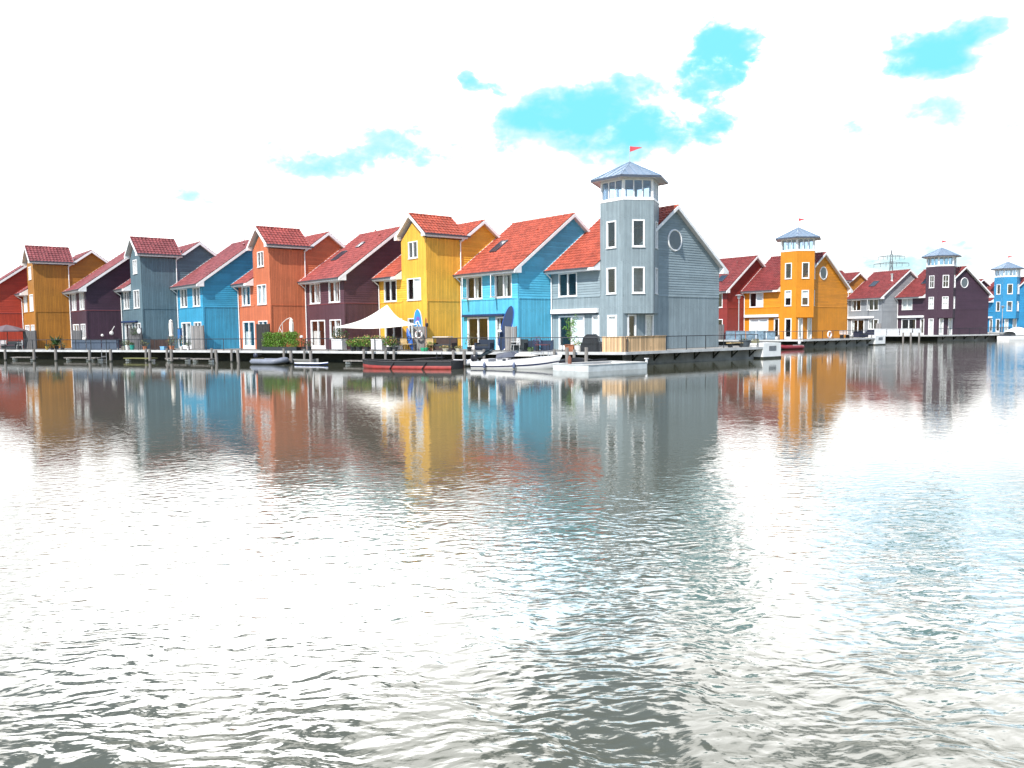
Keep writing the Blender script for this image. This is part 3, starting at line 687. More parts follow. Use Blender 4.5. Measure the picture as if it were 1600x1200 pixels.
house('plain', Ls[9], PSI_A, COLS['H9'], 'red house cut by the left edge of the picture', group=GA, tilec=T3, opts=dict(trim=1))
def row(L0, psi, items):
    U_, V_ = axes(psi); c = L0
    for i, (kind, key, label, tl, op, nm, gr) in enumerate(items):
        wk = {'plain': WP, 'tower': WT, 'light': W0}[kind]
        if i == 0: Lk = L0
        else: Lk = c - V_ * ST - U_ * wk
        house(kind, Lk, psi, COLS[key], label, opts=op, tilec=tl, name=nm, group=gr); c = Lk
GB, GT = 'coloured houses on the far quays', 'houses with lantern towers'
LB, PB = Vector((27.16, 93.81, 0)), R(142.87); LC, PC = Vector((57.75, 120.13, 0)), R(158.1); LD, PD = Vector((84.94, 148.07, 0)), R(167.05)
row(LB, PB, [('light', 'B0', 'golden orange house with a lantern tower, standing beyond the pale grey tower house', T4, dict(awning='white', u1=dict(fill='right'), g1=dict(fill='blind'), g2=dict(fill='none'), g3=dict(fill='none'), tw=['half', 'none', 'half', 'none', 'none', 'none'], gg='net'), 'lighthouse_house', GT),
             ('plain', 'B1', 'brick red house half hidden behind the pale grey house gable', T4, dict(sky=[(1.4, 2.3, 1.2, 2.3), (4.3, 5.2, 1.0, 2.0)], vents=[(4.9, 4.1, .25, .07)]), 'waterfront_house', GB)])
row(LC, PC, [('light', 'C0', 'dark purple house with a lantern tower and white-barred windows', T4, dict(awning='white', munt=True, u1=dict(fill='net'), g1=dict(fill='none'), g2=dict(fill='curtain'), g3=dict(fill='net'), tw=['net', 'none', 'net', 'none', 'net', 'none'], gg='net', sky=[(2.3, 3.4, 2.0, 3.0)]), 'lighthouse_house', GT),
             ('plain', 'C1', 'light grey house with a red roof, left of the dark purple tower house', T4, dict(awning='white', u1=dict(fill='curtain'), u2=dict(fill='none', open_leaf=True), g1=dict(fill='curtain'), g2=dict(fill='curtain'), sky=[(2.2, 3.3, 1.9, 3.0)], vents=[(5.6, 3.0, 1.0, .16)]), 'waterfront_house', GB),
             ('tower', 'C2', 'ochre house with a stepped red roof, between the golden orange and light grey houses', T4, dict(), 'waterfront_house', GB)])
row(LD, PD, [('light', 'D0', 'azure blue house with a lantern tower at the right edge of the picture', T4, dict(awning='white', u1=dict(fill='none'), g1=dict(fill='none'), g2=dict(fill='none'), g3=dict(fill='none'), tw=['none'] * 6, gg='net'), 'lighthouse_house', GT),
             ('plain', 'C0', 'low purple-walled neighbour mostly hidden behind the dark purple tower house', T4, dict(), 'waterfront_house', GB)])

# ------------------------------------------------------------------ quays
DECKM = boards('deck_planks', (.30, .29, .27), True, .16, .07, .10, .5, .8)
EDGEM = mat('deck_edge', (.50, .51, .51), .7, var=.16, scale=1.2)
WALLM = mat('quay_wall_concrete', (.30, .30, .29), .9, var=.3, scale=.8, bump=.01, bscale=6)
ALGAE_SHADE = mat('algae_and_shade_dark', (.030, .036, .026), .7, var=.4, scale=1.5)  # waterline algae; also carries the painted shade under the front deck
TIMB = boards('mooring_timber', (.235, .22, .205), True, .09, .2, .2, .5, .85)
DWOOD = mat('dark_stained_wood', (.035, .032, .034), .6)
def quay(L0, psi, front=None, nleft=4, name_i=0):
    """timber deck on a concrete wall round one row of houses, with an end block"""
    U_, V_ = axes(psi); Cn = L0 + U_ * 9.3 - V_ * 2.4
    if front is None:
        st = (U_ * 6.65 + V_ * ST); front = [Cn - st * k for k in range(nleft, 0, -1)] + [Cn]
    Cn = front[-1]; E_ = Cn + V_ * 16.7; back = E_ - U_ * 7
    poly = front + [E_, back, front[0] + V_ * 18]
    mb = MB(); mb.prism([(p.x, p.y, -.16) for p in poly], (0, 0, .155), 0)
    # pale edge beam
    pts = front + [Cn + V_ * 14.6]
    for a, b in zip(pts, pts[1:]):
        t = (b - a).normalized(); n = Vector((-t.y, t.x, 0)); mb.obox(a - n * .03 + Vector((0, 0, -.17)), b - a, n * .16, (0, 0, .172), 1)
    struct('quay_deck', mb, [DECKM, EDGEM])
    mb = MB(); setb = 2.4
    ins = []
    for i, p in enumerate(front):
        t = (front[min(i + 1, len(front) - 1)] - front[max(i - 1, 0)]).normalized(); n = Vector((-t.y, t.x, 0)); ins.append(p + n * setb)
    ins[-1] = Cn - U_ * .55 + (front[-2] - Cn).normalized() * .4 + Vector((-(Cn - front[-2]).normalized().y, (Cn - front[-2]).normalized().x, 0)) * setb
    e2 = E_ - U_ * .55 - V_ * .1
    wp = ins + [e2, back, front[0] + V_ * 17]
    mb.prism([(p.x, p.y, -3) for p in wp], (0, 0, 2.80), 0)
    # dark facing on the front wall, under-deck shade put into its algae colour
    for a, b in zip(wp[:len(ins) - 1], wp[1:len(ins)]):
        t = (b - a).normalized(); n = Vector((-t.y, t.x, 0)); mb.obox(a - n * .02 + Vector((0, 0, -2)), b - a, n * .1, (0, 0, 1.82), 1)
    # raking struts under the side deck
    a = ins[-1]; Ln = (e2 - a).length; t = (e2 - a).normalized(); k = .8
    while k < Ln - 1.6:
        p = a + t * k; mb.obox(p + U_ * .0 + Vector((0, 0, -.72)), t * .10, U_ * .52 + Vector((0, 0, .46)), (0, 0, .09), 1); mb.obox(p + Vector((0, 0, -.72)), t * .10, U_ * .06, (0, 0, .5), 1)
        k += 1.9
    struct('quay_wall', mb, [WALLM, ALGAE_SHADE])
    mb = MB(); p = Cn + V_ * 14.6 - U_ * 1.2; mb.obox(p + Vector((0, 0, -.74)), V_ * 2.3, U_ * 1.24, (0, 0, 1.0), 0); mb.obox(p + Vector((0, 0, -1.5)), V_ * 2.34, U_ * 1.27, (0, 0, .755), 1)
    mb.obox(p + V_ * .75 + U_ * 1.235 + Vector((0, 0, -.32)), V_ * .95, U_ * .012, (0, 0, .36), 2)
    for q in range(5): mb.obox(p + V_ * .78 + U_ * 1.248 + Vector((0, 0, -.29 + q * .065)), V_ * .89, U_ * .012, (0, 0, .03), 3)
    struct('quay_end_block', mb, [mat('white_concrete', (.80, .81, .80), .75, var=.08, scale=1.1), ALGAE_SHADE, mat('vent_grille', (.12, .13, .15), .6), mat('vent_slat', (.3, .32, .35), .5)])
    return Cn, E_, front
CA, EA, _ = quay(Ls[0], PSI_A, EDGE_A)
CB, EB, FB = quay(LB, PB, nleft=5)
CC, EC, FC = quay(LC, PC, nleft=6)
CD, ED, FD = quay(LD, PD, nleft=5)
SIDE_A = [CA, EA]; SIDE_B = [CB, EB]; SIDE_C = [CC, EC]; SIDE_D = [CD, ED]
mb = MB(); mb.face([(-4000, -300, -6), (4000, -300, -6), (4000, 7000, -6), (-4000, 7000, -6)]); struct('lake_bed', mb, mat('lake_bed_mud', (.05, .045, .03), .9))

# ------------------------------------------------------------------ railings
RAILM = mat('railing_paint', (.030, .035, .042), .45, .3)
def railing(pts, label, h=.90, step=1.95, off=.22, bal=False, group='railings along the quays'):
    H = empty('railing', pts[0], 0, label, 'railing', group); O = pts[0]
    tr = MB(); bl = MB(); posts = []
    for a, b in zip(pts, pts[1:]):
        t = (b - a).normalized(); n = Vector((-t.y, t.x, 0)) * off; L_ = (b - a).length; k = max(1, round(L_ / step))
        A, B = a - O + n, b - O + n
        tr.tube(A + Vector((0, 0, h)), B + Vector((0, 0, h)), .026, 8); tr.tube(A + Vector((0, 0, .10)), B + Vector((0, 0, .10)), .012, 6)
        for i in range(k + 1): posts.append(A.lerp(B, i / k))
        if bal:
            m_ = int(L_ / .14)
            for i in range(m_):
                q = A.lerp(B, i / m_); bl.tube(q + Vector((0, 0, .10)), q + Vector((0, 0, h)), .006, 4, caps=False)
    part('top_rail', tr, RAILM, H)
    pm = MB(); pm.box((-.022, -.022, -.05), (.022, .022, h)); pm.box((-.05, -.05, -.0), (.05, .05, .012)); me = pm.mesh('post', [RAILM])
    for q in posts: o_ = part('post', me, None, H); o_.location = q
    if bal: part('balusters', bl, RAILM, H)
    return H
def edge_pt(px, edge=None, off=0): return D(px, off, edge)[0]
def sub_edge(p0, p1, edge):
    a, b = edge_pt(p0, edge), edge_pt(p1, edge); mid = [p for p in edge if min(a.x, b.x) + .1 < p.x < max(a.x, b.x) - .1]; return [a] + mid + [b]
railing(sub_edge(-60, 403, EDGE_A), 'long thin dark railing before the left houses, ending at the hedge')
railing(sub_edge(474, 735, EDGE_A), 'thin dark railing in front of the plum and yellow houses')
railing(sub_edge(735, 979, EDGE_A), 'dark railing with fine uprights in front of the sky blue house', bal=True)
railing([CA, CA + VA * 14.3], 'dark railing beside the gable wall of the pale grey tower house', bal=True)
UB, VB = axes(PB); UC, VC = axes(PC); UD, VD = axes(PD)
railing([FB[-2].lerp(FB[-1], .45), FB[-1]], 'short dark railing in front of the golden orange tower house')
railing([CB, CB + VB * 14.3], 'dark railing with a lifebuoy beside the golden orange gable wall')
railing([CC, CC + VC * 14.3], 'dark railing beside the dark purple gable wall', bal=True)
railing([FD[-3], FD[-1], ED], 'dark railing in front of the azure blue tower house', bal=True)

# ------------------------------------------------------------------ things on the quay
def item(name, px, off, label, cat, group=None, edge=None, z=0., turn=0.):
    p, rz = D(px, off, edge); return empty(name, (p.x, p.y, z), rz + turn, label, cat, group)
def fence_panel(name, px0, px1, off, h, mt, label, cat='fence', edge=None, step=.14, z0=.0, cap=False, dz=0, posts=True):
    a, rz = D(px0, off, edge); b, _ = D(px1, off, edge); H = empty(name, (a.x, a.y, dz), math.atan2((b - a).y, (b - a).x), label, cat); L_ = (b - a).length
    mb = MB(); k = 0.; i = 0
    while k < L_ - .02:
        w_ = min(step * .93, L_ - k); hh = h + random.uniform(-.012, .012); mb.box((k, -.012 + .008 * (i % 2), z0), (k + w_, .012 + .008 * (i % 2), hh)); k += step; i += 1
    part('boards', mb, mt, H)
    if posts:
        for x_ in (0.02, L_ - .02): pb = MB(); pb.box((x_ - .035, .03, 0), (x_ + .035, .10, h + .04)); part('post', pb, mt, H)
    rb = MB(); rb.box((0, .028, z0 + .15), (L_, .06, z0 + .22)); rb.box((0, .028, h - .22), (L_, .06, h - .15)); part('rail', rb, mt, H)
    if cap: cb = MB(); cb.box((-.02, -.05, h + .005), (L_ + .02, .07, h + .04)); part('cap', cb, mt, H)
    return H
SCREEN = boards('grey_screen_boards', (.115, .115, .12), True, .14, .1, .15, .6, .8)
CANVAS = mat('slate_canvas', (.060, .085, .125), .8, var=.12)
fence_panel('privacy_screen', 36.5, 56, 3.0, 1.75, SCREEN, 'grey boarded screen in front of the amber house windows', 'screen')
fence_panel('privacy_screen', 113.5, 127, 3.0, 1.72, SCREEN, 'narrow grey screen left of the dark plum house door', 'screen')
fence_panel('privacy_screen', 201, 221, 2.8, 1.85, SCREEN, 'grey screen with climbing plant before the slate grey house', 'screen')
fence_panel('board_fence', 299, 318, 2.5, 2.0, GREYWOOD, 'tall weathered grey board fence against the mid blue house corner', step=.30)
fence_panel('board_fence', 401, 421, 2.6, 2.05, mat('black_screen', (.03, .03, .028), .8), 'blackish screen behind the left end of the hedge')
fence_panel('board_fence', 646, 666, 2.2, 1.70, GREYWOOD, 'weathered grey boards carrying the lifebuoy, in front of the yellow house', step=.20)
fence_panel('board_fence', 789, 807, 1.4, 1.62, GREYWOOD, 'weathered grey boards behind the leaning blue paddleboard', step=.20)
fence_panel('canvas_windbreak', 112, 184, .5, .86, CANVAS, 'slate blue canvas windbreak inside the railing, left of centre of the plum gable', 'windbreak', step=1.9)
fence_panel('low_panel', 816, 864, 2.2, .70, mat('navy_panel', (.018, .035, .075), .6), 'low navy panel below the sky blue gable wall', 'panel', step=1.3)
fence_panel('bamboo_fence', 235, 263, 1.4, .85, boards('brown_reed', (.06, .035, .03), True, .05, .3, .3), 'low brown reed fence in front of the slate grey wall', step=.07)
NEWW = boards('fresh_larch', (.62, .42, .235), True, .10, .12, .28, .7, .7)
a_ = edge_pt(940, EDGE_A, .12); H = fence_panel('slatted_fence', 941, 977, .12, .90, NEWW, 'fresh yellow larch slat fence in front of the pale grey tower house', step=.095, cap=True)
H = fence_panel('slatted_fence', 980.5, 1040, .14, .92, NEWW, 'fresh larch slat fence on the side quay below the grey gable', edge=SIDE_A, step=.095, cap=True)
fence_panel('glass_fence', 1134, 1211, .3, .95, mat('blue_grey_panels', (.17, .25, .32), .25, var=.3, scale=2.5), 'row of blue-grey panels at the quay edge before the golden orange house', 'fence', edge=FB, step=1.1, cap=True)
fence_panel('board_fence', 1122, 1131, 2.5, 1.7, SCREEN, 'grey board screen at the corner of the brick red house', edge=FB)
fence_panel('frosted_fence', 1366, 1438, .25, .92, mat('frosted_panels', (.52, .54, .56), .5, var=.1), 'long frosted white panel fence in front of the light grey house', 'fence', edge=FC, step=1.75, cap=True)
fence_panel('board_fence', 1368, 1376, 2.6, 1.7, GREYWOOD, 'small weathered screen beside the light grey house door', edge=FC)

LEAF = leafmat('hedge_leaf', (.12, .22, .022)); LEAF2 = leafmat('dark_leaf', (.035, .075, .018)); LEAF3 = leafmat('bright_leaf', (.13, .26, .035)); DRY = leafmat('olive_leaf', (.15, .15, .05))
PEACH = leafmat('peach_flower', (.75, .38, .22)); REDF = leafmat('red_flower', (.45, .04, .05)); BARK = mat('bark', (.10, .075, .05), .9)
TERRA = mat('terracotta', (.48, .19, .10), .8, var=.15); BLACKP = mat('black_planter', (.025, .03, .035), .6); CREAM = mat('cream_pot', (.62, .58, .45), .7)
TEAL = mat('teal_pot', (.02, .28, .22), .5); WPOT = mat('white_pot', (.75, .75, .72), .5)
def inbox(x0, x1, y0, y1, z0, z1): return lambda: (random.uniform(x0, x1), random.uniform(y0, y1), random.uniform(z0, z1))
def inball(c, r, k=(1, 1, 1)):
    def f():
        while True:
            p = Vector([random.uniform(-1, 1) for _ in range(3)])
            if .25 < p.length < 1: return (c[0] + p.x * r * k[0], c[1] + p.y * r * k[1], c[2] + p.z * r * k[2])
    return f
def potted(name, px, off, label, pot_r, pot_h, potm, cr, ch, leaf, n=160, flower=None, size=.06, edge=None, z=0, cat='potted plant', square=False, spiky=False):
    H = item(name, px, off, label, cat, edge=edge, z=z)
    mb = MB()
    if square: mb.hexa([(-pot_r * .85, -pot_r * .85, 0), (pot_r * .85, -pot_r * .85, 0), (pot_r * .85, pot_r * .85, 0), (-pot_r * .85, pot_r * .85, 0), (-pot_r, -pot_r, pot_h), (pot_r, -pot_r, pot_h), (pot_r, pot_r, pot_h), (-pot_r, pot_r, pot_h)])
    else: mb.lathe((0, 0, 0), [(.01, 0), (pot_r * .72, 0), (pot_r * .95, pot_h * .85), (pot_r * 1.05, pot_h * .86), (pot_r * 1.05, pot_h), (pot_r * .9, pot_h), (pot_r * .85, pot_h * .9), (.01, pot_h * .9)], 14)
    part('pot', mb, potm, H)
    lf = MB()
    if spiky:
        for i in range(n):
            t = random.random() * 6.28; e = random.uniform(.25, 1.25); L_ = ch * random.uniform(.6, 1.1); d = Vector((math.cos(t) * math.cos(e), math.sin(t) * math.cos(e), math.sin(e)))
            s_ = d.cross(Vector((0, 0, 1))).normalized() * size; p0 = Vector((0, 0, pot_h)); p1 = p0 + d * L_ * .6; p2 = p0 + d * L_ + Vector((0, 0, -.25 * L_ * math.cos(e)))
            lf.face([p0, p1 - s_, p2, p1 + s_])
    else:
        lf.leaves(n, inball((0, 0, pot_h + ch * .5), 1, (cr, cr, ch * .55)), size)
        for i in range(5): t = random.random() * 6.28; lf.tube((0, 0, pot_h * .8), (math.cos(t) * cr * .5, math.sin(t) * cr * .5, pot_h + ch * .6), .008, 4, m=1)
    part('foliage', lf, [leaf, BARK], H)
    if flower:
        fb = MB(); fb.leaves(max(12, n // 5), inball((0, 0, pot_h + ch * .62), 1, (cr * 1.05, cr * 1.05, ch * .5)), size * .8); part('flowers', fb, flower, H)
    return H
potted('potted_palm', 88, 1.2, 'leafy palm-like plant in front of the amber gable wall', .2, .35, BLACKP, .7, 1.25, LEAF2, 60, spiky=True, size=.07)
potted('potted_plant', 73, .9, 'small plant in a yellow pot at the foot of the amber wall', .14, .3, mat('yellow_pot', (.65, .45, .06), .5), .16, .22, LEAF2, 40)
potted('potted_plant', 97, .8, 'low bushy plant right of the palm before the amber wall', .18, .2, BLACKP, .42, .45, DRY, 110)
potted('potted_plant', 81, .8, 'low dark bush left of the palm before the amber wall', .18, .2, BLACKP, .38, .42, LEAF2, 110)
potted('potted_plant', 192, 1., 'small bush in a cream pot, leftmost pot before the slate grey house', .17, .3, CREAM, .28, .5, LEAF2, 110)
potted('potted_plant', 199, .9, 'bush in a white pot beside the teal pot', .18, .32, WPOT, .28, .5, DRY, 110)
potted('potted_plant', 206, .8, 'low plant in a teal green pot', .20, .42, TEAL, .22, .2, LEAF2, 60)
potted('potted_plant', 226, .9, 'grassy yellow-green bush in a terracotta pot before the slate grey wall', .18, .3, TERRA, .42, .6, DRY, 120)
potted('flower_pot', 268, .7, 'big mixed flower bush at the foot of the closed white parasol', .22, .35, TERRA, .48, .8, DRY, 190, REDF)
potted('potted_plant', 283, 1.3, 'tall narrow plant left of the mid blue house door', .16, .3, WPOT, .22, .9, LEAF2, 120, PEACH)
potted('flower_pot', 294, 1., 'white blooming pot plant at the mid blue house door', .15, .3, WPOT, .24, .5, LEAF2, 90, leafmat('white_flower', (.75, .75, .68)))
potted('flower_pot', 483, .8, 'red geranium in a dark pot right of the hedge', .18, .3, BLACKP, .30, .45, LEAF2, 90, REDF)
potted('flower_pot', 475, .8, 'dark shrub with pink blooms close to the hedge end', .18, .3, BLACKP, .26, .6, LEAF2, 110, REDF)
potted('potted_plant', 733, 1.0, 'thin grey-green plant left of the sky blue house door', .16, .3, BLACKP, .32, .95, DRY, 90)
potted('potted_plant', 532, 1.2, 'dark shrub behind the left white slatted planter', .3, .75, BLACKP, .66, .9, LEAF2, 500)
potted('flower_pot', 552, .5, 'low pink-flowering bush between the white slatted planters, left one', .25, .3, BLACKP, .55, .62, LEAF, 400, REDF)
potted('flower_pot', 561, .45, 'green bush with peach blooms between the white slatted planters', .25, .3, BLACKP, .55, .70, LEAF3, 460, PEACH)
potted('flower_pot', 573, .45, 'tall green bush touching the right white slatted planter', .25, .3, BLACKP, .50, .78, LEAF, 460, PEACH)
potted('flower_pot', 609, .45, 'green bush with red and peach blooms right of the right white planter', .25, .3, BLACKP, .52, .72, LEAF, 440, REDF)
potted('flower_pot', 617, .45, 'trailing dark green bush ending the row of flower bushes under the sail', .22, .3, BLACKP, .38, .72, LEAF2, 160, PEACH)
potted('potted_plant', 673, 1.2, 'yellow-green plant beside the folding chair', .18, .25, TERRA, .3, .45, LEAF3, 100)
potted('flower_pot', 696, .5, 'low orange flower trough before the wicker sofa', .22, .2, CREAM, .5, .2, DRY, 110, PEACH)
potted('potted_plant', 716, .6, 'low yellowish pot plant left of the tall mooring post', .2, .2, CREAM, .32, .2, DRY, 80)
potted('potted_plant', 829, .8, 'low green bowl plant under the sky blue gable', .22, .16, mat('green_bowl', (.16, .24, .09), .6), .2, .1, LEAF3, 40)
potted('potted_plant', 840, 1.8, 'small purple-leaved plant under the sky blue gable', .14, .3, BLACKP, .3, .75, leafmat('purple_leaf', (.12, .06, .16)), 90)
potted('flower_pot', 920, 1.1, 'round white pot with small flowers left of the covered barbecue', .26, .42, WPOT, .26, .2, LEAF3, 70, PEACH) if False else None
# two slatted white planters
for px, lb in ((530, 'white slatted planter with peach blooms, left of the two under the shade sail'), (592, 'white slatted planter with green plants, right of the two under the shade sail')):
    H = item('slatted_planter', px, .55, lb, 'planter', 'white slatted planters'); mb = MB(); w_ = .46
    for sx_ in range(9):
        x_ = -w_ + sx_ * (2 * w_ - .09) / 8; mb.box((x_, -.30, .06), (x_ + .062, -.275, .80)); mb.box((x_, .275, .06), (x_ + .062, .30, .80))
    for sy_ in range(5):
        y_ = -.27 + sy_ * .115; mb.box((-w_, y_, .06), (-w_ + .025, y_ + .08, .80)); mb.box((w_ - .025, y_, .06), (w_, y_ + .08, .80))
    part('slats', mb, WHITE, H); mb = MB(); mb.box((-w_ - .02, -.33, .80), (w_ + .02, .33, .84)); mb.box((-w_ + .03, -.268, .1), (w_ - .03, .268, .78), 1); part('rim', mb, [WHITE, BLACKP], H)
    lf = MB(); lf.leaves(150, inbox(-.45, .45, -.28, .28, .84, 1.08), .055); part('foliage', lf, LEAF if px > 550 else LEAF2, H); fb = MB(); fb.leaves(50, inbox(-.48, .48, -.3, .3, .88, 1.12), .05); part('flowers', fb, PEACH, H)
# hedge in long planter
H = item('hedge', 439, .55, 'clipped green hedge in a long dark planter before the bright orange house', 'hedge'); mb = MB(); mb.box((-1.75, -.26, 0), (1.75, .26, .28)); part('planter', mb, BLACKP, H)
lf = MB(); 
for _ in range(26):
    cx, cz = random.uniform(-1.6, 1.6), random.uniform(.42, 1.28); lf.leaves(230, inball((cx, random.uniform(-.10, .10), cz), .32, (1, .9, 1)), .055)
lf.leaves(2600, inbox(-1.72, 1.72, -.32, .32, .28, 1.38), .052); part('foliage', lf, LEAF, H)
# young tree in terracotta pot, climber
H = item('potted_tree', 891, 1.0, 'young tree in a terracotta pot in front of the white sliding door', 'potted tree'); mb = MB(); mb.hexa([(-.26, -.24, 0), (.26, -.24, 0), (.26, .24, 0), (-.26, .24, 0), (-.30, -.28, .44), (.30, -.28, .44), (.30, .28, .44), (-.30, .28, .44)])
for sx_ in range(7): mb.box((-.27 + sx_ * .085, -.30, .02), (-.24 + sx_ * .085, -.26, .42))
part('pot', mb, TERRA, H); tb = MB(); tips = []
tb.tube((0, 0, .4), (.03, 0, 1.2), .022, 6, .014)
for i in range(9):
    t = i * 2.4; z = .6 + i * .13; p = Vector((.02, 0, z)); q = p + Vector((math.cos(t) * .34, math.sin(t) * .3, .28 + .03 * i)); tb.tube(p, q, .010, 5, .005); tips.append(q); tips.append((p + q) / 2)
part('trunk', tb, BARK, H); lf = MB()
for q in tips + [Vector((.05, 0, 1.75)), Vector((.25, 0, 1.9)), Vector((-.2, 0, 1.5))]: lf.leaves(30, inball(q, .19), .05)
part('crown', lf, LEAF3, H)
H = item('slatted_pot', 903, .9, 'round white pot with trailing flowers right of the potted tree', 'potted plant'); mb = MB(); mb.lathe((0, 0, 0), [(.01, 0), (.20, 0), (.27, .4), (.24, .4), (.01, .36)], 16); part('pot', mb, WPOT, H); lf = MB(); lf.leaves(110, inball((0, 0, .52), .30, (1, 1, .6)), .05); part('foliage', lf, LEAF3, H); lf = MB(); lf.leaves(24, inball((0, 0, .56), .28, (1, 1, .5)), .045); part('flowers', lf, PEACH, H)
lf = MB(); lf.leaves(170, inbox(-.45, .45, -.12, .05, 1.25, 1.95), .06); single('climbing_plant', lf, [LEAF2], 'dark climber on the grey screen before the slate grey house', 'plant', D(211, 2.7)[0], D(211, 2.7)[1])

# covered barbecue
H = item('covered_barbecue', 924, .95, 'barbecue under a shiny black cover, left of the larch fence', 'barbecue')
prof = [(-.60, 0), (-.62, .55), (-.50, .62), (-.47, .93), (-.30, 1.08), (.28, 1.09), (.46, .95), (.50, .66), (.66, .60), (.64, 0)]
def cov(u, v):
    i = u * (len(prof) - 1); a = int(min(i, len(prof) - 2)); f = i - a; x_ = prof[a][0] * (1 - f) + prof[a + 1][0] * f; z_ = prof[a][1] * (1 - f) + prof[a + 1][1] * f
    y_ = (-.36 + .72 * v); rr = .06 * math.cos(v * math.pi * 2); return (x_ * (1 - .06 * abs(v - .5)) + .018 * math.sin(9 * v + 7 * z_), y_ * (1 - .22 * (z_ / 1.1)) + .02 * math.sin(11 * x_ + 5 * z_), max(0, z_ * (1 - .05 * (2 * v - 1) ** 4)) + .012 * math.sin(x_ * 13 + v * 9) * (z_ > .1))
mb = MB(); mb.grid(cov, 36, 10)
for yv in (0, 1): mb.face([cov(i / 36, yv) for i in range(37)])
part('cover', mb, mat('black_vinyl', (.012, .013, .017), .28, var=.2), H, True)
mb = MB(); [mb.tube((x_, y_, -.0), (x_, y_, .12), .03, 8) for x_ in (-.5, .5) for y_ in (-.25, .25)]; part('castors', mb, STEEL, H)

# shade sail
def sail_pt(px, off, z): p, _ = D(px, off); return Vector((p.x, p.y, z))
A = sail_pt(522, 1.4, 1.72); B = sail_pt(651, 1.4, 1.84); T = sail_pt(606, 4.6, 3.40); K = sail_pt(590, .9, 1.95)
H = empty('shade_sail', A, 0, 'big cream-white shade sail stretched over the terrace of the yellow house', 'shade sail'); mb = MB()
def sail(u, v):
    # triangle with hollow edges; u along front edge, v to the peak
    base = A.lerp(B, u) + Vector((0, 0, -.28 * math.sin(math.pi * u))) ; e1, e2 = A.lerp(T, v), B.lerp(T, v); m_ = base.lerp(T, v)
    side = (e1 * (1 - u) + e2 * u); p = m_.lerp(side, .5 if v > 0 else 0); p = A * (1 - u) * (1 - v) + B * u * (1 - v) + T * v
    c = (A + B + T) / 3; pull = .13 * math.sin(math.pi * v) * abs(2 * u - 1) ** 2 + .10 * math.sin(math.pi * u) * (1 - v); p = p + (c - p) * pull * .75
    p.z -= .24 * math.sin(math.pi * v) * (.55 + .45 * abs(2 * u - 1)) + .22 * math.sin(math.pi * u) * (1 - v)
    return p - A
mb.grid(sail, 20, 20); mb.grid(lambda u, v: sail(u, v) - Vector((0, 0, .012)), 20, 20); SAILM = mat('sail_cloth', (.80, .77, .70), .85, var=.04)
part('canvas', mb, SAILM, H, True)
pb = MB(); pb.tube(Vector((0, 0, -1.72)), Vector((0, 0, .05)), .03, 8); pb.tube((B - A) * 1 + Vector((.05, 0, -1.84)), (B - A) + Vector((.05, 0, .04)), .03, 8); part('pole', pb, STEEL, H)

# parasols
def closed_parasol(px, off, h, label, arm=False):
    H = item('closed_parasol', px, off, label, 'parasol'); mb = MB(); mb.lathe((0, 0, 0), [(.01, 0), (.28, 0), (.28, .05), (.05, .09), (.01, .09)], 16); part('base', mb, DARKM, H)
    if not arm:
        mb = MB(); mb.tube((0, 0, .05), (0, 0, h), .022, 8); part('pole', mb, STEEL, H)
    mb = MB(); z0 = h - 1.45
    def f(u, v):
        t = u * 2 * math.pi; pr = [(.09, 0), (.16, .06), (.13, .16), (.15, .5), (.14, .78), (.10, .85), (.13, .90), (.05, .97), (.012, 1.0)]; i = v * (len(pr) - 1); a = int(min(i, len(pr) - 2)); q = i - a
        r = pr[a][0] * (1 - q) + pr[a + 1][0] * q; r *= 1 + .16 * math.sin(8 * t); return (r * math.cos(t), r * math.sin(t), z0 + 1.45 * (pr[a][1] * (1 - q) + pr[a + 1][1] * q))
    mb.grid(f, 48, 24); part('canopy', mb, SAILM, H, True); return H
closed_parasol(268, 1.1, 2.55, 'closed white parasol standing in front of the slate grey gable wall')
H = closed_parasol(456, 1.2, 2.45, 'closed white cantilever parasol with curved white arm above the hedge', True)
mb = MB(); pts = [Vector((-1.55, .2, 1.2)), Vector((-1.35, .15, 1.75)), Vector((-1.0, .1, 2.10)), Vector((-.55, .05, 2.36)), Vector((-.2, 0, 2.46)), Vector((0, 0, 2.47))]; mb.path(pts, .028, 8); mb.tube((-1.35, .15, 1.75), (-1.0, .15, 1.2), .022, 8); mb.tube((-1.0, .1, 2.1), (-1.0, .12, 1.2), .018, 8); mb.tube((-1.55, .2, 0), (-1.55, .2, 1.25), .035, 8); part('arm', mb, mat('white_arm', (.72, .68, .64), .4), H)
H = item('open_parasol', 12, 2.2, 'open mauve-grey parasol at the left edge, before the red house', 'parasol'); mb = MB(); mb.tube((0, 0, 0), (0, 0, 2.35), .028, 8); part('pole', mb, DARKM, H)
mb = MB(); R0 = 1.75; n8 = 8
for i in range(n8):
    t0, t1 = 2 * math.pi * i / n8, 2 * math.pi * (i + 1) / n8
    P0, P1 = Vector((R0 * math.cos(t0), R0 * math.sin(t0), 1.78)), Vector((R0 * math.cos(t1), R0 * math.sin(t1), 1.78)); ap = Vector((0, 0, 2.35))
    def g(u, v, P0=P0, P1=P1, ap=ap):
        q = P0.lerp(P1, u).lerp(ap, v); q.z += -.10 * math.sin(math.pi * u) * (1 - v) * .6 + .05 * math.sin(math.pi * v); return q
    mb.grid(g, 6, 6); mb.face([P0, P1, P1 - Vector((0, 0, .10)), P0 - Vector((0, 0, .10))])
part('canopy', mb, mat('mauve_canvas', (.155, .115, .13), .85, var=.05), H); mb = MB(); [mb.tube((0, 0, 2.0), (1.1 * math.cos(2 * math.pi * i / 8), 1.1 * math.sin(2 * math.pi * i / 8), 1.93), .01, 5) for i in range(8)]; part('ribs', mb, DARKM, H)

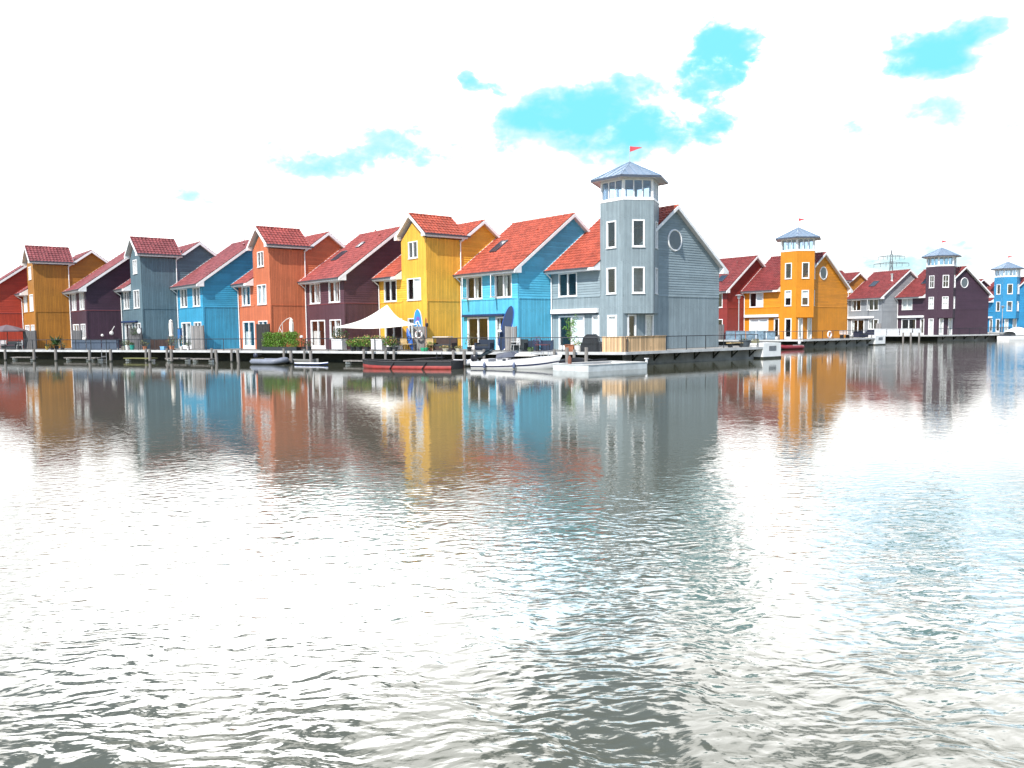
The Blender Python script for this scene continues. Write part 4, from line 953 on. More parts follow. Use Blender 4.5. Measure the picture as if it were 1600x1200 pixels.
# garden furniture
def sofa(px, off, label, w_=1.5, m1=None, cushion=None, edge=None, turn=0, h=.78):
    H = item('garden_sofa', px, off, label, 'sofa', edge=edge, turn=turn); m1 = m1 or BLACKP; mb = MB(); a = w_ / 2
    mb.box((-a, -.38, .06), (a, .38, .34)); part('seat', mb, m1, H); mb = MB(); mb.box((-a, .28, .345), (a, .40, h)); part('backrest', mb, m1, H)
    for s_ in (-1, 1): mb = MB(); x_ = s_ * (a - .07); mb.box((x_ - .07, -.38, .345), (x_ + .07, .275, .56)); part('armrest', mb, m1, H)
    mb = MB(); mb.box((-a + .16, -.36, .35), (a - .16, .26, .46)); part('cushion', mb, cushion or mat('charcoal_cushion', (.04, .045, .05), .9), H); return H
sofa(18, 1.2, 'dark lounge sofa under the open parasol at the left edge', 2.2, cushion=mat('dark_cushion', (.05, .03, .04), .9))
sofa(757, 1.3, 'navy lounge sofa in front of the sky blue house window', 1.15, mat('navy_weave', (.018, .030, .055), .8)); sofa(694, 1.6, 'brown wicker sofa in front of the yellow gable wall', 1.7, mat('wicker', (.055, .035, .030), .85), h=.9)
WIN = mat('white_plastic', (.75, .76, .76), .4)
def chair(px, off, label, m1, edge=None, turn=0., folding=False):
    H = item('garden_chair', px, off, label, 'chair', edge=edge, turn=turn); s_ = MB(); s_.box((-.24, -.22, .42), (.24, .22, .45)); part('seat', s_, m1, H); b_ = MB()
    for k in range(4): b_.box((-.24, .20 + k * .012, .52 + k * .10), (.24, .225 + k * .012, .59 + k * .10))
    b_.box((-.24, .19, .40), (-.21, .26, .92)); b_.box((.21, .19, .40), (.24, .26, .92)); part('backrest', b_, m1, H)
    for x_ in (-.22, .22):
        for y_ in (-.2, .2):
            l = MB(); l.tube((x_, y_ * (1.15 if not folding else -1.1), 0), (x_, y_, .42), .016, 6); part('leg', l, m1, H)
    for x_ in (-.25, .25): r = MB(); r.box((x_ - .02, -.2, .62), (x_ + .02, .2, .645)); part('armrest', r, m1, H)
    return H
PINE = mat('pale_pine', (.60, .44, .22), .6, var=.15)
chair(671, .9, 'pale pine folding chair left of the wicker sofa', PINE, turn=.5, folding=True)
chair(30, .6, 'white plastic chair right of the lounge sofa at the left edge', WIN, turn=-.6)
chair(4, .7, 'white plastic chair cut by the left edge', WIN, turn=.8)
chair(629, 1.3, 'wooden garden chair under the right side of the shade sail', PINE, turn=.3)
chair(805, .9, 'white wire chair right of the paddleboard boards', WIN, turn=-.8)
def table(px, off, label, w_, h, m1, edge=None):
    H = item('garden_table', px, off, label, 'table', edge=edge); mb = MB(); mb.box((-w_ / 2, -.32, h - .04), (w_ / 2, .32, h)); part('tabletop', mb, m1, H)
    for x_ in (-w_ / 2 + .06, w_ / 2 - .06):
        for y_ in (-.26, .26): l = MB(); l.tube((x_, y_, 0), (x_, y_, h - .04), .02, 6); part('leg', l, DARKM, H)
table(692, 2.3, 'table with a white top behind the wicker sofa', 1.3, .98, WIN); table(848, .9, 'low red-brown table under the sky blue gable', .85, .45, mat('redbrown_table', (.14, .03, .035), .5)); table(640, 1.4, 'low wooden table next to the leaning kayak', .7, .5, PINE)
table(604, 2.4, 'dark table under the shade sail', 1.2, .74, DWOOD)
sofa(812, 1.3, 'small dark garden bench beside the white wire chair', .9, mat('dark_green_metal', (.02, .03, .035), .6)); sofa(1345, .9, 'dark lounge sofa before the light grey house', 1.9, mat('night_blue_weave', (.016, .02, .045), .8), edge=SIDE_B); sofa(1362, 2.8, 'dark blue sofa near the frosted fence', 1.6, mat('night_blue_weave', (.016, .02, .045), .8), edge=FC)
H = item('wooden_bench', 1320, .7, 'grey slatted bench on the far quay, right of the lifebuoy', 'bench', edge=SIDE_B); mb = MB(); [mb.box((-.7, -.2 + k * .1, .42), (.7, -.12 + k * .1, .45)) for k in range(4)]; part('seat', mb, WHITE, H); mb = MB(); [mb.box((-.7, .22, .52 + k * .14), (.7, .25, .60 + k * .14)) for k in range(3)]; part('backrest', mb, WHITE, H); [part('leg', (lambda q: (q.box((x_ - .03, -.2, 0), (x_ + .03, .25, .42)), q)[1])(MB()), DARKM, H) for x_ in (-.6, .6)]
# round clock-like mirror on a stand, cabinet, mailboxes
H = item('round_heater', 219, 1.6, 'round white disc on a dark stand before the slate grey wall', 'disc'); mb = MB(); mb.tube((0, 0, 0), (0, 0, 1.45), .03, 8); part('stand', mb, DARKM, H); mb = MB(); mb.lathe((0, -.05, 1.62), [(.01, 0), (.22, .02), (.24, .05), (.01, .07)], 24, axis=(0, -1, 0)); part('disc', mb, mat('pale_disc', (.5, .5, .52), .4), H)
for px, h_, lb in ((158.5, 1.25, 'white globe lamp on the dark plum gable wall, left one'), (173, 1.45, 'larger white globe on the dark plum gable wall with a stick fixed above it')):
    U_, V_ = UA, VA; base = Ls[7] + UA * WP; d = ray(px, 522); n_ = UA; t_ = (base - Vector((0, 0, 0))).dot(n_) / Vector((d.x, d.y, 0)).dot(n_); p = Vector((d.x * t_, d.y * t_, 0))
    mb = MB(); r_ = .13 if px < 160 else .19; c = Vector((.30, 0, h_ + .0)); n12 = 12; mb.grid(lambda u, v: c + Vector((math.sin(v * math.pi) * math.cos(u * 6.2832), math.sin(v * math.pi) * math.sin(u * 6.2832), math.cos(v * math.pi))) * r_, 16, 10); mb.tube((0, 0, h_), (.3, 0, h_), .02, 6)
    if px > 160: mb.tube((.3, 0, h_ + .15), (.34, .28, h_ + .65), .035, 8)
    single('wall_lamp', mb, [mat('opal_glass', (.72, .70, .68), .3)], lb, 'wall lamp', p, H.rotation_euler.z * 0 + math.atan2(UA.y, UA.x))
H = item('storage_box', 255, .45, 'light blue plastic crate before the brown reed fence', 'crate'); mb = MB(); mb.box((-.22, -.15, 0), (.22, .15, .26)); mb.box((-.24, -.17, .265), (.24, .17, .31)); part('crate', mb, mat('blue_plastic', (.18, .42, .68), .5), H)
H = item('wall_cabinet', 281.5, 2.3, 'small blue cabinet on a post beside the mid blue house door', 'cabinet'); mb = MB(); mb.box((-.15, -.1, .9), (.15, .1, 1.75)); part('box', mb, mat('cabinet_blue', (.03, .14, .35), .5), H); mb = MB(); mb.box((-.17, -.12, 1.755), (.17, .12, 1.8)); mb.tube((0, 0, 0), (0, 0, .9), .03, 6); part('post', mb, DARKM, H)
H = item('garden_lamp', 471, .9, 'small white lamp on a dark pole at the right end of the hedge', 'lamp'); mb = MB(); mb.tube((0, 0, 0), (0, 0, .95), .02, 8); part('pole', mb, DARKM, H); mb = MB(); mb.lathe((0, 0, .95), [(.01, 0), (.13, .02), (.14, .12), (.06, .18), (.01, .19)], 14); part('lamp_shade', mb, WHITE, H)
H = item('garden_lamp', 781, 1.7, 'white dome lamp left of the leaning blue paddleboard', 'lamp'); mb = MB(); mb.tube((0, 0, 0), (0, 0, 1.3), .02, 8); part('pole', mb, DARKM, H); mb = MB(); mb.lathe((0, 0, 1.28), [(.16, 0), (.15, .08), (.08, .15), (.01, .17)], 14); part('lamp_shade', mb, WHITE, H)

# boards, kayak, paddle, lifebuoy
def sup(name, px, off, L_, w_, tilt, lean, m1, m2, label, deco=False, cat='paddleboard', z=0.):
    H = item(name, px, off, label, cat, z=z); mb = MB(); N_ = 28
    def out(t):   # half-width along length
        return w_ / 2 * (max(0., 1 - abs(2 * t - 1) ** 2.6)) ** .55
    def topz(t): return .0
    rot = Matrix.Rotation(lean, 3, 'Y') @ Matrix.Rotation(tilt, 3, 'X')
    def P3(x_, t, y_): return rot @ Vector((x_, y_, t * L_))
    for side, yy, mm in ((0, -.055, 1), (1, .055, 0)):
        for i in range(N_):
            a, b = i / N_, (i + 1) / N_; mb.face([P3(-out(a) * .93, a, yy), P3(out(a) * .93, a, yy), P3(out(b) * .93, b, yy), P3(-out(b) * .93, b, yy)], mm)
    for sg in (-1, 1):
        for i in range(N_):
            a, b = i / N_, (i + 1) / N_
            for q in range(4):
                t0, t1 = -math.pi / 2 + math.pi * q / 4, -math.pi / 2 + math.pi * (q + 1) / 4
                f = lambda s_, t: P3(sg * (out(s_) * .93 + min(.045, out(s_) * .2) * math.cos(t)), s_, .055 * math.sin(t)); mb.face([f(a, t0), f(b, t0), f(b, t1), f(a, t1)], 0)
    part('board', mb, [m1, m2], H)
    if deco:      # white curls and violet nose on the blue deck
        db = MB()
        def disc(cx, cz, r, m_, n=16, k=0): db.face([P3(cx + r * math.cos(2 * math.pi * j / n), (cz + r * math.sin(2 * math.pi * j / n)) / L_, -.058 - k * .002) for j in range(n)], m_)
        disc(.03, 2.28, .16, 2, k=0); disc(-.12, 2.05, .14, 2)
        disc(-.02, 1.98, .17, 0, k=1); disc(.10, 1.78, .16, 0, k=1); disc(-.08, 1.62, .15, 0, k=1); disc(-.02, 1.98, .09, 1, k=2); disc(.10, 1.78, .08, 1, k=2); disc(.0, 1.46, .20, 0, k=1); disc(.02, 1.50, .10, 1, k=2)
        part('deck_pattern', db, [mat('pattern_white', (.75, .78, .80), .5), mat('pattern_blue', (.03, .22, .50), .5), mat('pattern_violet', (.16, .10, .42), .5)], H)
    return H
NAVY = mat('board_blue', (.02, .10, .50), .35); DNAVY = mat('board_pad_navy', (.010, .030, .085), .6)
sup('paddleboard', 654.5, 2.65, 2.98, .76, R(1.5), R(0), mat('board_white', (.72, .74, .76), .35), mat('board_pattern_blue', (.03, .25, .55), .35), 'upright paddleboard with blue and white curls, above the lifebuoy', True, z=-.02)
sup('paddleboard', 783, 1.9, 3.08, .72, R(-4), R(13), NAVY, DNAVY, 'dark navy paddleboard with bright blue edge, leaning on weathered boards', z=.02)
H = item('kayak', 644.5, 1.3, 'blue kayak leaning against the boards with the lifebuoy', 'kayak'); mb = MB(); rt_ = Matrix.Rotation(R(-20), 3, 'Y') @ Matrix.Rotation(R(-6), 3, 'X')
mb.grid(lambda u, v: rt_ @ Vector((.20 * math.sin(math.pi * min(1, v * 1.02)) ** .6 * math.cos(u * 6.2832), .12 * math.sin(math.pi * min(1, v * 1.02)) ** .6 * math.sin(u * 6.2832), 1.75 * v)), 14, 16); part('hull', mb, mat('kayak_blue', (.02, .10, .36), .4), H, True); mb = MB(); mb.torus(rt_ @ Vector((0, -.12, .9)), .16, .02, rt_ @ Vector((0, 1, .0)), 20, 6); part('cockpit_rim', mb, RUBBER, H)
H = item('bucket', 663, .7, 'bright green plastic tub on the deck below the lifebuoy', 'tub'); mb = MB(); mb.lathe((0, 0, 0), [(.01, 0), (.22, 0), (.30, .24), (.28, .24), (.2, .03)], 16); part('tub', mb, mat('green_plastic', (.03, .45, .22), .4), H)
def lifebuoy(p, rz, label, r=.30):
    H = empty('lifebuoy', p, rz, label, 'lifebuoy', 'lifebuoys'); mb = MB(); mb.torus((0, 0, 0), r, r * .27, (0, 1, 0), 32, 10); part('ring', mb, mat('buoy_white', (.78, .77, .75), .4), H, True)
    mb = MB()
    for k in range(4): t = math.pi / 4 + k * math.pi / 2; c = Vector((r * math.cos(t), 0, r * math.sin(t))); mb.torus(c, r * .29, .018, Vector((-math.sin(t), 0, math.cos(t))), 14, 5)
    part('straps', mb, mat('buoy_strap', (.55, .12, .06), .6), H)
p, rz = D(654.5, 1.9); lifebuoy((p.x, p.y, 1.13), rz, 'white lifebuoy hanging on the weathered boards under the patterned paddleboard', .26)
p, rz = D(1296, .10, SIDE_B); lifebuoy((p.x, p.y, .48), rz, 'white lifebuoy hanging on the railing beside the golden orange gable wall', .33)
H = item('paddle', 664.5, 1.9, 'wooden paddle standing by the patterned paddleboard, blade up', 'paddle'); mb = MB(); mb.tube((0, 0, 0), (.05, 0, 1.9), .018, 6); part('shaft', mb, mat('paddle_wood', (.30, .11, .04), .5), H); mb = MB(); mb.prism([(-.02, 0, 1.75), (.12, 0, 1.75), (.14, 0, 2.15), (.08, 0, 2.35), (0, 0, 2.2)], (0, .02, 0)); part('blade', mb, mat('paddle_wood', (.30, .11, .04), .5), H)
H = item('paddle', 667.5, 1.7, 'dark paddle or broom with a black head right of the wooden paddle', 'paddle'); mb = MB(); mb.tube((0, 0, 0), (0, 0, 1.75), .018, 6); part('shaft', mb, DWOOD, H); mb = MB(); mb.lathe((0, 0, 1.65), [(.01, 0), (.09, .06), (.10, .22), (.05, .3), (.01, .31)], 10); part('head', mb, RUBBER, H)

# ------------------------------------------------------------------ mooring posts, jetties and ladders
POSTS = [(7, 1, 'left of the first floating plank at the left edge'), (52, 1, 'in front of the grey screen of the amber house'), (86, 1, 'in front of the palm before the amber wall'), (139, 1, 'left of the ladder before the dark plum house'), (172, 1, 'right of the ladder before the dark plum house'),
         (227, 0, 'rear one, left of the post before the slate grey wall'), (233, 1, 'before the left half of the slate grey wall'), (260, 0, 'rear one, just left of the closed white parasol'), (267, 1, 'directly below the closed white parasol'), (330, 0, 'rear one, at the left end of the mid blue gable'), (337, 1, 'in front of the mid blue gable, leaning left'), (361, 0, 'rear one, at the right end of the mid blue gable'), (371, 1, 'between the mid blue and bright orange houses'),
         (443, 0, 'rear one, below the middle of the hedge'), (454, 1, 'below the hedge beside the grey dinghy'), (475, 0, 'rear one, below the hedge end'), (485, 1, 'rising from the blue paddleboard afloat'), (568, 0, 'left one behind the red tender bow'), (582, 0, 'below the right white planter, left side'), (602, 0, 'below the right white planter, right side'), (615, 0, 'below the red and peach flower bush'),
         (708, 0, 'behind the stern of the red tender'), (725, 1, 'tall one between the red tender and the white speedboat'), (741, 0, 'short one behind the speedboat engine'), (756, 0, 'below the navy lounge sofa'), (866, 0, 'brown one behind the speedboat bow'), (886, 2, 'brown one at the left end of the white pontoon'), (897, 0, 'below the round white pot'), (916, 2, 'pale one behind the white pontoon, below the covered barbecue')]
for px, fr, lb in POSTS:
    off = {0: -.28, 1: -2.0, 2: -1.6}[fr]; p, rz = D(px, off); rr = .115 if fr else .095; top = {0: .14, 1: .10, 2: .32}[fr] + random.uniform(-.04, .06)
    mb = MB(); ln = random.uniform(-.03, .03) - (.10 if px in (337, 371) else 0); mb.tube((ln * -1.5, 0, -2.6), (ln * .3, 0, top), rr, 12, rr * .93); mb.tube((0, 0, -1.1), (0, 0, WATERZ + .10), rr + .006, 12, m=1, caps=False)
    single('mooring_post', mb, [TIMB, ALGAE_SHADE], 'grey timber mooring post ' + lb, 'mooring post', p, rz, 'mooring posts')
for i, (x0, x1, off, lb) in enumerate(((20, 52, -1.2, 'floating plank left of the amber house screen'), (104, 140, -1.2, 'floating plank left of the ladder'), (141, 158, -1.1, 'short floating plank touching the ladder'), (197, 240, -1.2, 'floating plank with mossy top before the slate grey wall'), (262, 294, -1.0, 'sunken plank before the closed parasol'), (302, 332, -1.2, 'floating plank before the mid blue house door'), (541, 578, -1.4, 'floating plank left of the red tender bow'))):
    a, rz = D(x0, off); b, _ = D(x1, off); L_ = (b - a).length; mb = MB(); mb.box((0, -.35, -.66), (L_, .35, -.58)); H = empty('floating_jetty', a, rz, 'low grey ' + lb, 'jetty', 'low floating planks'); part('planks', mb, TIMB if i != 3 else mat('mossy_planks', (.16, .16, .06), .9), H)
    for xa in (-.02, L_ - .4): mb = MB(); mb.tube((xa, 0, -.78), (xa + .38, 0, -.78), .11, 12); part('float', mb, mat('pale_float', (.62, .63, .60), .5), H)
def ladder(px, off, label, top=.35, bot=-1.6, w_=.42, hoop=False, mt=None):
    H = item('swim_ladder', px, off, label, 'ladder', 'ladders into the water'); mt = mt or STEEL; mb = MB()
    for sx_ in (-w_ / 2, w_ / 2):
        if hoop:
            pts = [Vector((sx_, 0, bot))] + [Vector((sx_, 0, top - .2))] + [Vector((sx_, .2 - .2 * math.cos(t), top - .2 + .2 * math.sin(t))) for t in [math.pi * k / 6 for k in range(1, 7)]] + [Vector((sx_, .4, -.1))]; mb.path(pts, .022, 8)
        else: mb.tube((sx_, 0, bot), (sx_, 0, top), .022, 8)
    part('rails', mb, mt, H); k = bot + .2
    while k < top - .35: q = MB(); q.tube((-w_ / 2, 0, k), (w_ / 2, 0, k), .018, 6); part('rung', q, mt, H); k += .30
ladder(161.5, -1.0, 'grey metal ladder hanging from the quay before the dark plum house', .12, mt=mat('galvanised', (.35, .36, .37), .5, .5), w_=.55)
ladder(686, -5.2, 'dark ladder standing in front of the red tender', .12, w_=.34, mt=DARKM)
ladder(851, -3.3, 'steel ladder with two hooped handrails beside the speedboat bow', .15, w_=.48, hoop=True)
# brackets where ladder 686 reaches the quay
mb = MB(); p, rz = D(690, -.1); mb.box((-.3, -5.2, -.42), (-.25, 0, -.37)); mb.box((.25, -5.2, -.42), (.3, 0, -.37)); [mb.box((-.3, -5.0 + k * .5, -.365), (.3, -4.7 + k * .5, -.34)) for k in range(10)]; single('gangway', mb, [DWOOD], 'narrow dark gangway from the quay to the ladder by the red tender', 'gangway', p, rz)

# ------------------------------------------------------------------ boats
def hull(mb, L_, beam, hgt, draft, sheer, bow=.35, m=0, stripe=None, stern=.85, nu=26, flare=1.0):
    """bow towards +x"""
    def sec(u, v):
        x_ = L_ * (u - .5); wv = beam / 2 * (stern + (1 - stern) * min(1, u * 2.2)) * (1 - max(0, (u - 1 + bow + .15) / (bow + .15)) ** 2.4)
        a = v * math.pi; zt = hgt + sheer * max(0, (u - .25) / .75) ** 2; zb = -draft * (1 - max(0, (u - .8) / .2) ** 2)
        y_ = -math.cos(a) * wv; s_ = math.sin(a) ** .55; y_ = math.copysign(abs(math.cos(a)) ** .45, y_) * wv * (flare + (1 - flare) * 0) ; z_ = zt + (zb - zt) * s_
        return (x_ + .28 * max(0, (u - .8) / .2) * (z_ - zb), y_, z_)
    mb.grid(sec, nu, 16, m, (lambda a, b: stripe(b) if stripe else m)); mb.face([sec(0, k / 16) for k in range(17)], m); return sec
# red and black tender
H = item('rowing_boat', 641, -4.6, 'long red and black workboat with a rubber strake, moored before the yellow house', 'boat', z=WATERZ); H.rotation_euler.z += math.pi; mb = MB()
BLK = mat('boat_black', (.018, .02, .026), .4); REDB = mat('boat_red', (.30, .035, .03), .45, var=.2, scale=2)
L_ = 6.4
def tsec(u, v, k=1.):
    x_ = L_ * (u - .5); wv = .95 * k * (1 - max(0, (u - .72) / .28) ** 2.2 * .92) * (.88 + .12 * min(1, u * 3)); sh = .12 * max(0, (u - .55) / .45) ** 2 + .04 * (1 - u); y_ = -math.cos(v * math.pi); a = abs(y_) ** .5; return (x_ + (.22 * max(0, (u - .85) / .15) * (1 - math.sin(v * math.pi)) if k == 1 else 0), math.copysign(a, y_) * wv, .40 + sh - (.66 + sh) * math.sin(v * math.pi) ** .6)
mb.grid(tsec, 30, 20, 0); mb.face([tsec(0, k / 20) for k in range(21)], 0); part('hull', mb, [BLK, REDB], H)
for sg in (0, 1):
    st = MB(); st.grid(lambda u, v: (lambda p: Vector((p[0], p[1] * 1.02 + (.05 * math.sin(v * math.pi)) * (1 if p[1] > 0 else -1), p[2])))(tsec(u, (.05 + .15 * v) if sg == 0 else (.95 - .15 * v))), 30, 5); part('strake', st, REDB, H)
mb = MB(); [mb.path([Vector(tsec(u / 30, v_)) + Vector((0, 0, .02)) for u in range(31)], .035, 6) for v_ in (0, 1)]; part('gunwale', mb, DWOOD, H)
mb = MB(); mb.face([Vector(tsec(u / 20, 0)) * 1 - Vector((0, 0, .10)) for u in range(21)] + [Vector(tsec(1 - u / 20, 1)) - Vector((0, 0, .10)) for u in range(21)]); part('inside_floor', mb, mat('boat_inside', (.07, .065, .06), .8), H)
for x_ in (-1.9, -.2, 1.5): mb = MB(); mb.box((x_ - .14, -.85, .35), (x_ + .14, .85, .39)); part('bench', mb, TIMB, H)
for x_ in (-1.6, .6): mb = MB(); mb.path([Vector((x_, -.96, .43)), Vector((x_ + .15, -1.03, .18)), Vector((x_ + .28, -1.02, .0))], .03, 6); mb.path([Vector((x_, .96, .43)), Vector((x_ + .15, 1.03, .18)), Vector((x_ + .28, 1.02, .0))], .03, 6); part('fender_rope', mb, RUBBER, H)
# white speedboat, bow to the right
H = item('speedboat', 806, -3.1, 'white speedboat with navy stripe, tinted windscreen and outboard engine', 'boat', z=WATERZ); WG = mat('gelcoat_white', (.78, .78, .77), .25, var=.04); NV = mat('stripe_navy', (.02, .025, .07), .35); L_ = 5.1
def ssec(u, v):
    x_ = L_ * (u - .5); wv = 1.0 * (1 - max(0, (u - .45) / .55) ** 2.3) + .02; sh = .36 * max(0, (u - .2) / .8) ** 1.5; y_ = -math.cos(v * math.pi); zt = .40 + sh * .9; zb = -.25 + .30 * max(0, (u - .7) / .3) ** 2; s_ = math.sin(v * math.pi) ** .75
    return (x_ + .35 * max(0, (u - .75) / .25) * (1 - s_), math.copysign(abs(y_) ** .55, y_) * wv, zt + (zb - zt) * s_)
mb = MB(); mb.grid(ssec, 30, 24, 0, lambda a, b: 1 if b in (2, 21) else 0); mb.face([ssec(0, k / 24) for k in range(25)], 0); part('hull', mb, [WG, NV], H, False)
mb = MB()
def dk(u, v):
    a, b = Vector(ssec(u, 0)), Vector(ssec(u, 1)); p = a.lerp(b, v); p.z += .10 * math.sin(math.pi * v) * (1 if u > .42 else .2); return p
mb.grid(lambda u, v: dk(.42 + .58 * u, v), 16, 8); mb.grid(lambda u, v: dk(u * .42, v * .16), 8, 2); mb.grid(lambda u, v: dk(u * .42, .84 + v * .16), 8, 2); mb.grid(lambda u, v: dk(u * .10, v), 2, 6)
part('deck', mb, WG, H, True)
mb = MB(); mb.box((-2.05, -.80, .18), (-.30, .80, .22)); mb.box((-1.95, -.75, .22), (-1.5, .75, .55)); mb.box((-1.0, -.7, .22), (-.6, -.15, .58)); mb.box((-1.0, .15, .22), (-.6, .7, .58)); part('seats', mb, mat('seat_vinyl', (.55, .55, .56), .5), H)
mb = MB()
for sg in (-1, 1): mb.face([(-.95, sg * .86, .62), (.15, sg * .70, .70), (-.15, sg * .50, 1.02), (-.95, sg * .72, .86)])
mb.face([(.15, -.70, .70), (.15, .70, .70), (-.15, .50, 1.02), (-.15, -.50, 1.02)]); mb.grid(lambda u, v: Vector((.15 - .3 * v + .35 * math.sin(math.pi * u) * (1 - v * .5), -.70 + 1.4 * u if v < .5 else (-.5 + 1.0 * u), .70 + .32 * v)), 8, 1)
part('windscreen', mb, mat('tinted_screen', (.10, .11, .14), .12, var=.1), H)
mb = MB(); mb.path([Vector((-.95, -.72, .87)), Vector((-.15, -.5, 1.03)), Vector((-.15, .5, 1.03)), Vector((-.95, .72, .87))], .018, 6); part('windscreen_frame', mb, STEEL, H)
mb = MB(); mb.grid(lambda u, v: Vector((-.1 + 1.3 * u, -.62 + 1.24 * v, .74 + .22 * math.sin(math.pi * min(1, u * .9 + .1)) * math.sin(math.pi * v) ** .7)), 12, 8); part('cuddy_cover', mb, mat('cream_cover', (.70, .66, .60), .8, var=.1), H, True)
def outboard(H, x_, z_=.75, s_=1., m1=None, dark=None):
    mb = MB(); mb.grid(lambda u, v: Vector((x_ - .05, 0, z_)) + Vector((.24 * s_ * math.sin(math.pi * v) ** .6 * math.cos(6.2832 * u), .15 * s_ * math.sin(math.pi * v) ** .6 * math.sin(6.2832 * u), .22 * s_ * -math.cos(math.pi * v))), 16, 12); e_ = part('engine', mb, m1 or RUBBER, H, True)
    mb = MB(); mb.box((x_ - .13, -.05, z_ - .95 * s_), (x_ + .02, .05, z_ - .15)); mb.box((x_ - .25, -.10, z_ - .72 * s_), (x_ + .05, .10, z_ - .69 * s_)); mb.tube((x_ + .12, 0, z_ + .02), (x_ + .55, 0, z_ + .06), .02, 6); part('leg', mb, dark or RUBBER, e_)
outboard(H, -2.72, .60, 1.0, mat('cowling_black', (.02, .022, .03), .3))
mb = MB(); [mb.tube((x_, -1.0, .42), (x_, -1.04, .05), .012, 5) for x_ in (-1.6, .3)]; [mb.lathe((x_, -1.08, .02), [(.01, 0), (.08, .05), (.09, .25), (.05, .36), (.01, .38)], 10) for x_ in (-1.6, .3)]; part('fenders', mb, mat('fender_blue', (.10, .13, .22), .4), H)
mb = MB(); mb.path([Vector((1.2, -.55, .92)), Vector((1.9, -.35, 1.02)), Vector((2.4, 0, 1.08)), Vector((1.9, .35, 1.02)), Vector((1.2, .55, .92))], .014, 6); [mb.tube((x_, y_, .70), (x_, y_, z_), .012, 5) for x_, y_, z_ in ((1.2, -.55, .92), (1.9, -.35, 1.02), (1.2, .55, .92), (1.9, .35, 1.02))]; part('bow_rail', mb, STEEL, H)
H2_ = item('speedboat_cover', 757, -2.2, 'folded blue-grey tarpaulin propped over the stern of the speedboat', 'tarpaulin', z=WATERZ + .55); mb = MB(); mb.grid(lambda u, v: Vector((-.55 + 1.0 * u, -.5 + 1.0 * v, .05 + .50 * u * (1 - .15 * math.sin(6 * v)) + .06 * math.sin(8 * u + 5 * v))), 12, 10); mb.grid(lambda u, v: Vector((-.55 + 1.0 * u, -.5 + 1.0 * v, .0 + .42 * u + .02 * math.sin(8 * u + 5 * v))), 12, 10); part('cloth', mb, mat('tarpaulin_grey', (.10, .15, .19), .6, var=.3, scale=6), H2_, True)
# small white scooter/dinghy moored by the tall post
def ribboat(px, off, L_, label, tube_m, fl, seatm, edge=None, eng=True, name='inflatable_dinghy', cov=None, flip=False):
    H = item(name, px, off, label, 'dinghy', edge=edge, z=WATERZ)
    if flip: H.rotation_euler.z += math.pi
    r_ = .20; w_ = .62; pts = [Vector((-L_ / 2, -w_, .20)), Vector((L_ * .18, -w_, .20)), Vector((L_ * .38, -w_ * .72, .25)), Vector((L_ * .5, 0, .33)), Vector((L_ * .38, w_ * .72, .25)), Vector((L_ * .18, w_, .20)), Vector((-L_ / 2, w_, .20))]
    sm = []
    for i in range(len(pts) - 1):
        p0, p1, p2, p3 = pts[max(0, i - 1)], pts[i], pts[i + 1], pts[min(len(pts) - 1, i + 2)]
        for k in range(6): t = k / 6; sm.append(.5 * ((2 * p1) + (p2 - p0) * t + (2 * p0 - 5 * p1 + 4 * p2 - p3) * t * t + (3 * p1 - p0 - 3 * p2 + p3) * t ** 3))
    sm.append(pts[-1]); mb = MB()
    n = 10; base = len(mb.v)
    for i, q in enumerate(sm):
        d = (sm[min(i + 1, len(sm) - 1)] - sm[max(i - 1, 0)]).normalized(); a = Vector((0, 0, 1)); b = d.cross(a).normalized()
        rr = r_ * (.35 if i in (0, len(sm) - 1) else 1)
        for k in range(n): t = 2 * math.pi * k / n; mb.v.append(tuple(q + a * math.cos(t) * rr + b * math.sin(t) * rr))
    for i in range(len(sm) - 1):
        for k in range(n): l = (k + 1) % n; mb.f.append((base + i * n + k, base + i * n + l, base + (i + 1) * n + l, base + (i + 1) * n + k)); mb.m.append(0)
    part('inflated_tube', mb, tube_m, H, True); mb = MB(); mb.box((-L_ / 2 + .1, -w_, .06), (L_ * .35, w_, .10)); mb.box((-L_ / 2 + .05, -w_, .06), (-L_ / 2 + .11, w_, .42)); part('floor', mb, fl, H); mb = MB(); mb.box((-.15, -w_, .30), (.12, w_, .34)); part('bench', mb, seatm, H)
    if eng: outboard(H, -L_ / 2 - .05, .62, .8, cov)
    return H
ribboat(422, -2.6, 2.7, 'grey and white inflatable dinghy with outboard, moored below the hedge', mat('dinghy_grey', (.19, .21, .26), .5, var=.15), mat('dinghy_floor', (.30, .28, .18), .8), TIMB, flip=True and False, cov=mat('cowling_navy', (.03, .035, .06), .3))
ribboat(720, -1.2, 2.0, 'small white dinghy squeezed behind the tall mooring post', mat('dinghy_white', (.70, .71, .72), .4), DWOOD, WIN, eng=False)
ribboat(1232, -1.4, 3.6, 'dark red inflatable dinghy with white engine cover, left of the golden orange wall', mat('dinghy_red', (.22, .018, .03), .5), mat('dinghy_floor_grey', (.3, .3, .3), .8), WHITE, edge=SIDE_B, cov=WIN, flip=True)
H = item('paddleboard_afloat', 485, -2.7, 'bright blue and white paddleboard lying afloat below the hedge end', 'paddleboard', z=WATERZ); mb = MB()
def ph(u, v): w_ = .40 * max(0, 1 - abs(2 * u - 1) ** 2.6) ** .55; t = v * 6.2832; return (-1.5 + 3.0 * u, w_ * math.cos(t), .10 + .07 * math.sin(t) + .10 * max(0, u - .8) / .2 * .5)
mb.grid(ph, 24, 14, 0, lambda a, b: 1 if 3 <= b <= 5 or b in (2, 6) else 0); part('board', mb, [NAVY, mat('board_white', (.72, .74, .76), .35)], H, True)
